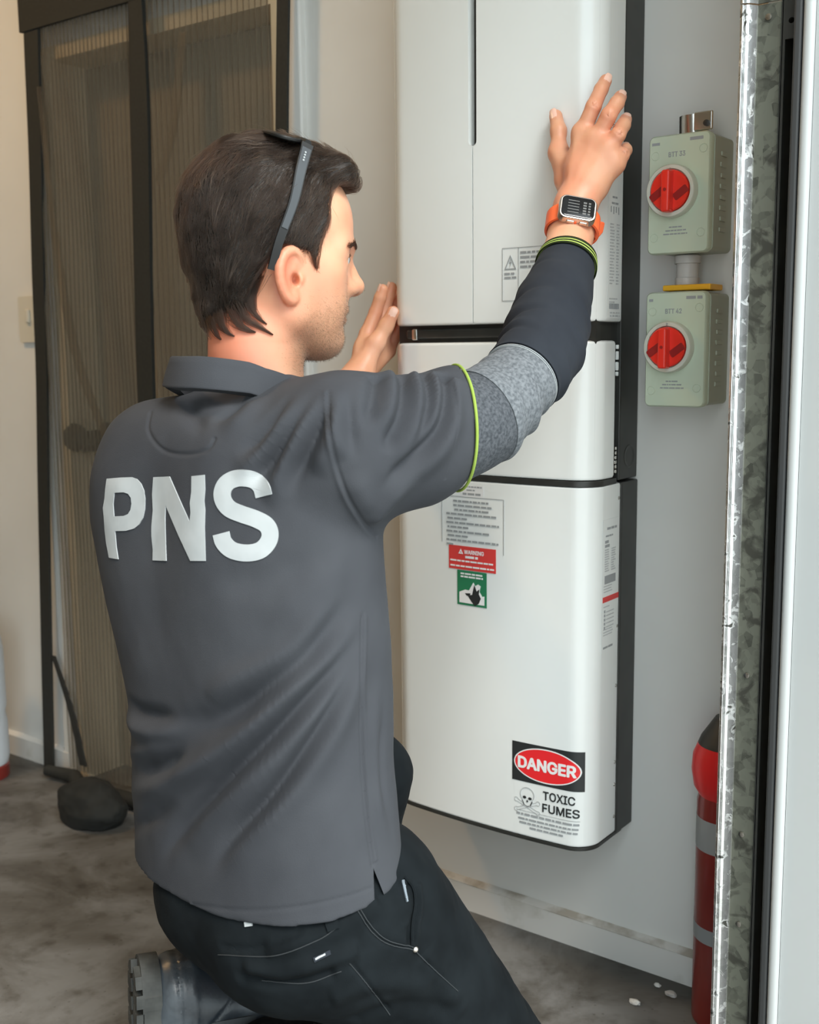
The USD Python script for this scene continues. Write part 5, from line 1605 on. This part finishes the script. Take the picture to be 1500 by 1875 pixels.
# collar
CC = at_depth(441, 682, 1.200)
zt = at_depth(440, 651, 1.135)[2]; zb = at_depth(400, 710, 1.128)[2]
th_ = np.linspace(-150, 150, 90) * PI / 180
V = []
for a in th_:
    fr_ = np.clip((abs(a) - .9) / 1.7, 0, 1)                        # towards the front the collar dips
    dx_, dy_ = math.sin(a), -math.cos(a)
    right = np.clip(math.sin(a), 0, 1)
    dz = -.050 * fr_ ** 1.3 - .0095 * np.clip((a - .15) / 1.0, 0, 1) ** 1.5 * (1 - .6 * fr_)
    zt_, zb_ = zt + dz, zb + dz * .9 - .012 * fr_
    k = 1 + .05 * fr_; wv = .0012 * math.sin(5 * a)
    sec = [(.0645, zb_ - .004), (.0655, zt_ - .005), (.0675, zt_ - .001), (.0700, zt_), (.0722, zt_ - .0015), (.0738, zt_ - .007), (.0765 + wv, (zt_ + zb_) / 2), (.0805 + wv, zb_ + .002), (.0800 + wv, zb_), (.0775, zb_ - .0005)]
    V.append([(CC[0] + dx_ * r * k, CC[1] + dy_ * r * k * 1.02, z) for r, z in sec])
V = np.array(V); K, J = V.shape[:2]; f = []
for i in range(K - 1):
    for j in range(J):
        a, b, c, d = i * J + j, i * J + (j + 1) % J, (i + 1) * J + (j + 1) % J, (i + 1) * J + j
        f += [(a, b, c), (a, c, d)]
for i0, fl_ in ((0, 1), (K - 1, 0)):
    for j in range(1, J - 1):
        tr_ = [i0 * J, i0 * J + j, i0 * J + j + 1]; f.append(tr_[::-1] if fl_ else tr_)
cm = trimesh.Trimesh(V.reshape(-1, 3), np.array(f), process=False)
if cm.volume < 0: cm.invert()
part('collar', cm, M['shirt'], SHIRT, smooth=45)

# piping at the sleeve end: found where the sleeve was cut
sv = np.array(shirt0.vertices); pd = np.abs(plane(sv, PIP_C, PIP_N)); near = (pd < .004) & (np.linalg.norm(sv - PIP_C, axis=1) < .10)
b1 = np.cross(PIP_N, [0, 0, 1.0]); b1 /= np.linalg.norm(b1); b2 = np.cross(PIP_N, b1)
rel = sv[near] - PIP_C; ang = np.arctan2(rel @ b2, rel @ b1); rad = np.hypot(rel @ b1, rel @ b2)
aa = np.linspace(-PI, PI, 73)[:-1]; rr = np.array([rad[np.abs((ang - a + PI) % (2 * PI) - PI) < .15].max() for a in aa])
rr = np.convolve(np.pad(rr, 3, mode='wrap'), np.ones(7) / 7, 'valid')


def ring(off, grow, r):
    p = PIP_C + PIP_N * off + (np.cos(aa) * (rr + grow))[:, None] * b1 + (np.sin(aa) * (rr + grow))[:, None] * b2
    return tube(np.vstack([p, p[:2]]), r, 10)


part('piping', ring(-.0005, .0002, .0016), M['lime'], SHIRT, 'lime green piping round the sleeve end')

# under-sleeve layers
U = lambda *w: list(w)
wr1 = soft_fold(3, .0035, extra=((1.55, .25, .12, .004, 2.0), (1.95, .30, .10, -.004, 2.2), (2.35, .25, .12, .0045, 1.8), (2.7, .25, .10, -.0035, 2.0)))
part('sleeve_band', arm_tube(.80, 1.36, -.0040, soft_fold(4, .001), m=40), M['heather_dark'], PR, 'dark heather band of the long under-sleeve')
part('sleeve_panel', arm_tube(1.34, 2.98, -.0028, wr1, m=120), M['heather'], PR, 'grey heather panel of the long under-sleeve')
part('panel_seam', join([arm_tube(2.93, 2.955, .0026, None, m=6, th=.003), arm_tube(2.885, 2.905, .0020, None, m=6, th=.003)]), M['letter'], PR, 'pale double stitching between grey and dark sleeve') if False else None
wr2 = soft_fold(5, .0038, extra=((3.35, .35, .10, -.0050, 2.6), (3.65, .30, .12, .0045, 2.4), (4.1, .35, .11, -.0045, 2.9), (4.45, .3, .13, .004, 2.2), (4.9, .3, .10, -.0032, 3.2), (5.4, .3, .13, .003, 2.0), (5.9, .3, .1, -.0025, 3.0)))
DS = part('forearm_sleeve', arm_tube(2.96, 6.92, -.0004, wr2, m=220), M['navy'], PR, 'dark navy forearm sleeve')
part('cuff', arm_tube(6.86, 7.16, .0022, None, m=10), M['olive'], DS, 'dark green cuff edge')
for u in (6.92, 7.02):
    part('cuff_stripe', arm_tube(u, u + .034, .0026, None, m=6, th=.003), M['lime_stripe'], DS, 'lime stripe round the cuff')
for u in (2.86, 2.91):
    part('seam_stitching', arm_tube(u, u + .012, -.0014, None, m=4, th=.002), M['letter'], PR, 'pale stitching beside the dark sleeve')
lsl = nets(lambda P: smax(chain(P, [LSH * .5 + LE * .5, LE, LE * .45 + LWR * .55, LE * .1 + LWR * .9], [.054, .052, .043, .038], .015), plane(P, LE * .40 + LWR * .60, LWR - LE), .004), [-1.2, .85, .70], [-.98, 1.40, 1.0], .006)
part('left_sleeve', lsl, M['navy'], PR, 'dark sleeve of the other arm')

# ---------------------------------------------------------------- trousers
tro = make_trousers()
TR = part('trousers', tro, M['denim'], PR, 'black work trousers', smooth=50)


def seam_line(pts, r, name, mat_, label=None, n=60, lift=.0006):
    p = hit(tro, dense(pts, n)); p = p[~np.isnan(p[:, 0])]
    nn = vnorm(tro)[cKDTree(tro.vertices).query(p)[1]]
    return part(name, tube(p + nn * lift, r, 6), mat_, TR, label)


for pts in ([(655, 1668), (680, 1705), (710, 1728), (757, 1739)], [(659, 1664), (684, 1700), (712, 1722), (757, 1734)], [(757, 1738), (800, 1780), (838, 1815)], [(640, 1764), (680, 1812), (714, 1858)], [(400, 1748), (500, 1750), (580, 1722), (615, 1700)], [(480, 1795), (560, 1800), (625, 1778)]):
    seam_line(pts, .00055, 'seam', M['stitch'])
seam_line([(742, 1606), (757, 1625), (761, 1655), (756, 1690), (755, 1732)], .0020, 'pocket_edge', M['denim'], 'raised edge of the side pocket')
rv = hit(tro, [(760, 1738)])[0]
if not np.isnan(rv[0]):
    o = trimesh.creation.icosphere(2, .0036); o.apply_translation(rv); part('rivet', o, M['titan'], TR, 'small bright pocket rivet', smooth=True)
decal(Polygon([(573, 1754), (604, 1739), (606, 1748), (576, 1763)]), tro, 'tag', M['navy'], TR, 'small dark tag on the back pocket', 4, .0016)
decal(Polygon([(577, 1755), (595, 1745), (596, 1749), (578, 1759)]), tro, 'tag_print', M['letter'], TR, 'pale mark on the pocket tag', 3, .0026)
decal(Polygon([(735, 1614), (740, 1613), (747, 1650), (744, 1652)]), tro, 'pocket_lining', M['lining'], TR, 'pale pocket lining showing', 4, .0020)
decal(Polygon([(449, 1688), (462, 1688), (463, 1695), (450, 1697)]), tro, 'label_tab', M['letter'], TR, 'tiny white label at the waistband', 3, .0022)
decal(Polygon([(588, 1668), (612, 1662), (622, 1698), (600, 1706)]), tro, 'belt_loop', M['denim'], TR, None, 5, .0030)

# ---------------------------------------------------------------- boots
for fr, nm in ((RB, 'right'), (LB, 'left')):
    c = fr[0] + fr[1] * .12 + fr[2] * .07
    lo_, hi_ = c - .20, c + .20
    BT = part('boot', nets(boot_sdf(fr), lo_, hi_, .0034), M['leather'], PR, 'black leather work boot, toes tucked under' if nm == 'right' else 'black leather work boot flat on the floor', smooth=True)
    so = sole_outline()
    part('sole', boot_local(fr, extrude(so, .006, .027)), M['sole'], BT)
    lugs = []
    for gx_ in np.arange(.004, .262, .021):
        for sgn in (-1, 1):
            pl_ = Polygon([(gx_, sgn * .010), (gx_ + .013, sgn * .004), (gx_ + .020, sgn * .022), (gx_ + .014, sgn * .048), (gx_ - .002, sgn * .048), (gx_ + .006, sgn * .024)]).buffer(0).intersection(so)
            if pl_.area > 1e-5 and pl_.geom_type == 'Polygon': lugs.append(pl_)
    for pl_ in lugs:
        part('tread_lug', boot_local(fr, extrude(pl_.simplify(.001), -.001, .0075)), M['sole'], BT)
    el = affinity.translate(rrect(-.020, .020, -.045, .050, .018), .085, .112)
    for s_ in (-1, 1): part('elastic_gusset', boot_local(fr, extrude(el, s_ * .044, s_ * .0475, 'y')), M['elastic'], BT)

# ---------------------------------------------------------------- sunglasses pushed up on the head


def hside(px_, py_, w_):
    d = ray(px_, py_); t_ = ((HEAD + w_ * Hr - CAM) @ Hr) / (d @ Hr); return CAM + d * t_


hg, mid, tipp = hside(563, 264, .070), hside(536, 372, .0865), hside(497, 494, .0845)
SG = thing('sunglasses', 'black sunglasses pushed up on the dark hair of the kneeling man', 'sunglasses', hg)
arm = smoothspline([hg, hside(551, 310, .0820), mid + .0020 * Hr, hside(512, 440, .0895), tipp], 40)
wid = np.interp(np.linspace(0, 1, 40), [0, .1, .5, .75, 1], [.0125, .0120, .0098, .0085, .0080])
T_ = np.gradient(arm, axis=0); T_ /= np.linalg.norm(T_, axis=1, keepdims=True)
hdir = np.cross(T_, Hr); hdir /= np.linalg.norm(hdir, axis=1, keepdims=True); ndir = np.cross(hdir, T_)
ndir *= np.sign(ndir @ Hr)[:, None]


def bar(i0, i1, grow, th0, th1):
    V = []
    for i in range(i0, i1):
        for a, b in ((-1, th0), (1, th0), (1, th1), (-1, th1)):
            V.append(arm[i] + hdir[i] * a * (wid[i] / 2 + grow) + ndir[i] * b)
    V = np.array(V); f = []; k = i1 - i0
    for i in range(k - 1):
        for j in range(4):
            a, b, c, d = i * 4 + j, i * 4 + (j + 1) % 4, (i + 1) * 4 + (j + 1) % 4, (i + 1) * 4 + j
            f += [(a, b, c), (a, c, d)]
    f += [(0, 2, 1), (0, 3, 2)]; e = (k - 1) * 4; f += [(e, e + 1, e + 2), (e, e + 2, e + 3)]
    m = trimesh.Trimesh(V, np.array(f), process=False)
    if m.volume < 0: m.invert()
    return m


ta = part('temple', bar(0, 40, 0, -.0018, .0016), M['sun_frame'], SG)
part('temple_face', bar(2, 27, -.0012, .0014, .0024), M['sun_arm'], ta, 'grey outer face of the temple')
ci = 5
lg = [trimesh.creation.icosphere(1, .0012).apply_translation(arm[i] + ndir[i] * .0026 + hdir[i] * .0004) for i in (4, 5, 6, 7)]
part('temple_logo', join(lg), M['letter'], ta, 'tiny pale marks on the temple')
arm_l = arm - 2 * ((arm - HEAD) @ Hr)[:, None] * Hr
arm_r, ndr = arm, ndir
arm, ndir = arm_l, -ndir
part('temple', bar(0, 40, 0, -.0018, .0016), M['sun_frame'], SG)
arm, ndir = arm_r, ndr
# front: a browline bar and two lenses lying back on the hair
tdir = T_[0]; hb = -Hf * .95 + Hu * .16; hb /= np.linalg.norm(hb)
wq = np.linspace(.071, -.071, 41)
bow = hg[None] + (wq - .070)[:, None] * Hr + (Hu * 1.0)[None] * (.0120 * (1 - (wq / .071) ** 2))[:, None] + hb[None] * .0
part('front_bar', tube(bow, .0042, 10), M['sun_frame'], SG)
for s in (1, -1):
    a = np.linspace(0, 2 * PI, 41)[:-1]
    oc = .034 * s
    lx = oc + .030 * np.sign(np.cos(a)) * np.abs(np.cos(a)) ** .8; ly = .0165 + .0175 * np.sign(np.sin(a)) * np.abs(np.sin(a)) ** .8
    bz = .0135 * (1 - (lx / .071) ** 2)
    rimp = hg[None] + (lx - .070)[:, None] * Hr + Hu[None] * bz[:, None] + hb[None] * ly[:, None]
    part('rim', tube(np.vstack([rimp, rimp[:2]]), .0022, 8), M['sun_frame'], SG)
    c_ = rimp.mean(0) - tdir * .002; k = len(rimp); nrm_ = np.cross(rimp[10] - c_, rimp[0] - c_); nrm_ /= np.linalg.norm(nrm_)
    V = np.vstack([rimp, [c_], rimp - nrm_ * .0012, [c_ - nrm_ * .0012]]); f = []
    for j in range(k): f += [(j, (j + 1) % k, k), (k + 1 + (j + 1) % k, k + 1 + j, 2 * k + 1)]
    part('lens', trimesh.Trimesh(V, np.array(f), process=False), M['lens'], SG, smooth=True)

# ---------------------------------------------------------------- watch
WC = at_depth(1059, 380, 1.402)
c11, s11 = math.cos(math.radians(10)), math.sin(math.radians(10))
wx = RT * c11 - UP * s11
wn = -FW * .90 + UP * .40 + RT * .10; wn = wn - wx * (wn @ wx); wn /= np.linalg.norm(wn); wy = np.cross(wn, wx)
WT = thing('wrist_watch', 'rectangular black-faced watch on an orange strap round the wrist of the raised hand', 'watch', WC)


def wl(m):
    v, f = verts(m); return trimesh.Trimesh(WC + v[:, :1] * wx + v[:, 1:2] * wy + v[:, 2:3] * wn, f, process=False)


P0 = rrect(-.0235, .0235, -.0185, .0185, .0095, 8)


def slab(P, prof):
    lay = [(np.array(P.buffer(g, quad_segs=8).exterior.coords)[:-1], z) for g, z in prof]
    n0 = 96; L_ = []
    for c, z in lay:
        ls = LineString(np.vstack([c, c[:1]])); pts_ = np.array([ls.interpolate(t, normalized=True).coords[0] for t in np.linspace(0, 1, n0, endpoint=False)])
        sh_ = np.argmin(np.abs(np.arctan2(pts_[:, 1], pts_[:, 0]))); pts_ = np.roll(pts_, -sh_, 0)
        L_.append(np.c_[pts_, np.full(n0, z)])
    v = np.vstack(L_ + [[[0, 0, lay[0][1]]], [[0, 0, lay[-1][1]]]]); f = []
    for i in range(len(lay) - 1):
        for j in range(n0):
            a, b, c, d = i * n0 + j, i * n0 + (j + 1) % n0, (i + 1) * n0 + (j + 1) % n0, (i + 1) * n0 + j
            f += [(a, b, c), (a, c, d)]
    e = len(lay) * n0
    for j in range(n0): f += [(e, (j + 1) % n0, j), (e + 1, e - n0 + j, e - n0 + (j + 1) % n0)]
    m = trimesh.Trimesh(v, np.array(f), process=False); trimesh.repair.fix_normals(m); return m


part('case', wl(slab(P0, [(-.002, -.012), (0, -.010), (0, -.002), (-.0012, 0), (-.0022, .0002)])), M['titan'], WT)
sc_ = part('screen', wl(slab(P0.buffer(-.0030), [(0, -.001), (0, .0007), (-.0012, .0013)])), M['glass'], WT)
dg = []
for k in range(5): dg.append(box3(-.013, .001, -.010 + .0045 * k, -.0088 + .0045 * k, .0012, .0014))
for x_, h_ in ((.006, .0042), (.0125, .0028)):
    for k in range(5): dg.append(box3(x_, x_ + h_, -.0105 + .0042 * k, -.0080 + .0042 * k, .0012, .0014))
part('digits', wl(join(dg)), M['digit'], sc_, 'dim marks on the watch screen', kind='stuff')
for x_ in (-.012, .004):
    part('button', wl(rbox(x_, x_ + .010, -.0200, -.0178, -.0085, -.0035, .0012)), M['titan'], WT)
part('button', wl(rbox(-.003, .001, -.0192, -.0180, -.008, -.004, .0008)), M['orange'], WT, 'small orange-red button')
# the strap is an oval loop round the wrist, starting and ending under the case
wa = (RH['middle'][0][0] - RA[7][0]); wa = wa / np.linalg.norm(wa)
sc0 = WC - wn * .0350
t_ = np.linspace(0, 2 * PI, 61)[:-1]
wz = np.cross(wx, wy)
rx, rz = .0315, .0275
loop = [sc0 + wx * rx * math.sin(a) + wn * (rz * math.cos(a)) for a in t_]


def strap(lp, w_, th, closed=True):
    lp = np.array(lp); k = len(lp); cen = lp.mean(0); V = []
    for p in lp:
        o = p - cen; o -= wy * (o @ wy); o /= np.linalg.norm(o)
        V += [p - wy * w_ / 2, p + wy * w_ / 2, p + wy * w_ / 2 + o * th, p - wy * w_ / 2 + o * th]
    f = []
    for i in range(k if closed else k - 1):
        for j in range(4):
            a, b, c, d = i * 4 + j, i * 4 + (j + 1) % 4, ((i + 1) % k) * 4 + (j + 1) % 4, ((i + 1) % k) * 4 + j
            f += [(a, b, c), (a, c, d)]
    m = trimesh.Trimesh(np.array(V), np.array(f), process=False)
    if m.volume < 0: m.invert()
    return m


part('strap', strap(loop, .0235, .0030), M['orange'], WT, 'orange rubber strap')
tl_ = [at_depth(1086, 392, 1.432), at_depth(1094, 404, 1.432), at_depth(1099, 418, 1.434), at_depth(1097, 432, 1.438)]
tv = []
tp_ = m3.Manifold.batch_hull([m3.Manifold.sphere(r, 12).translate(tuple(p)) for p, r in ((at_depth(1092, 408, 1.428), .0030), (at_depth(1104, 410, 1.445), .0024), (at_depth(1101, 424, 1.442), .0024), (at_depth(1092, 434, 1.432), .0026))])
part('strap_end', tp_, M['orange'], WT, 'loose end of the orange strap')
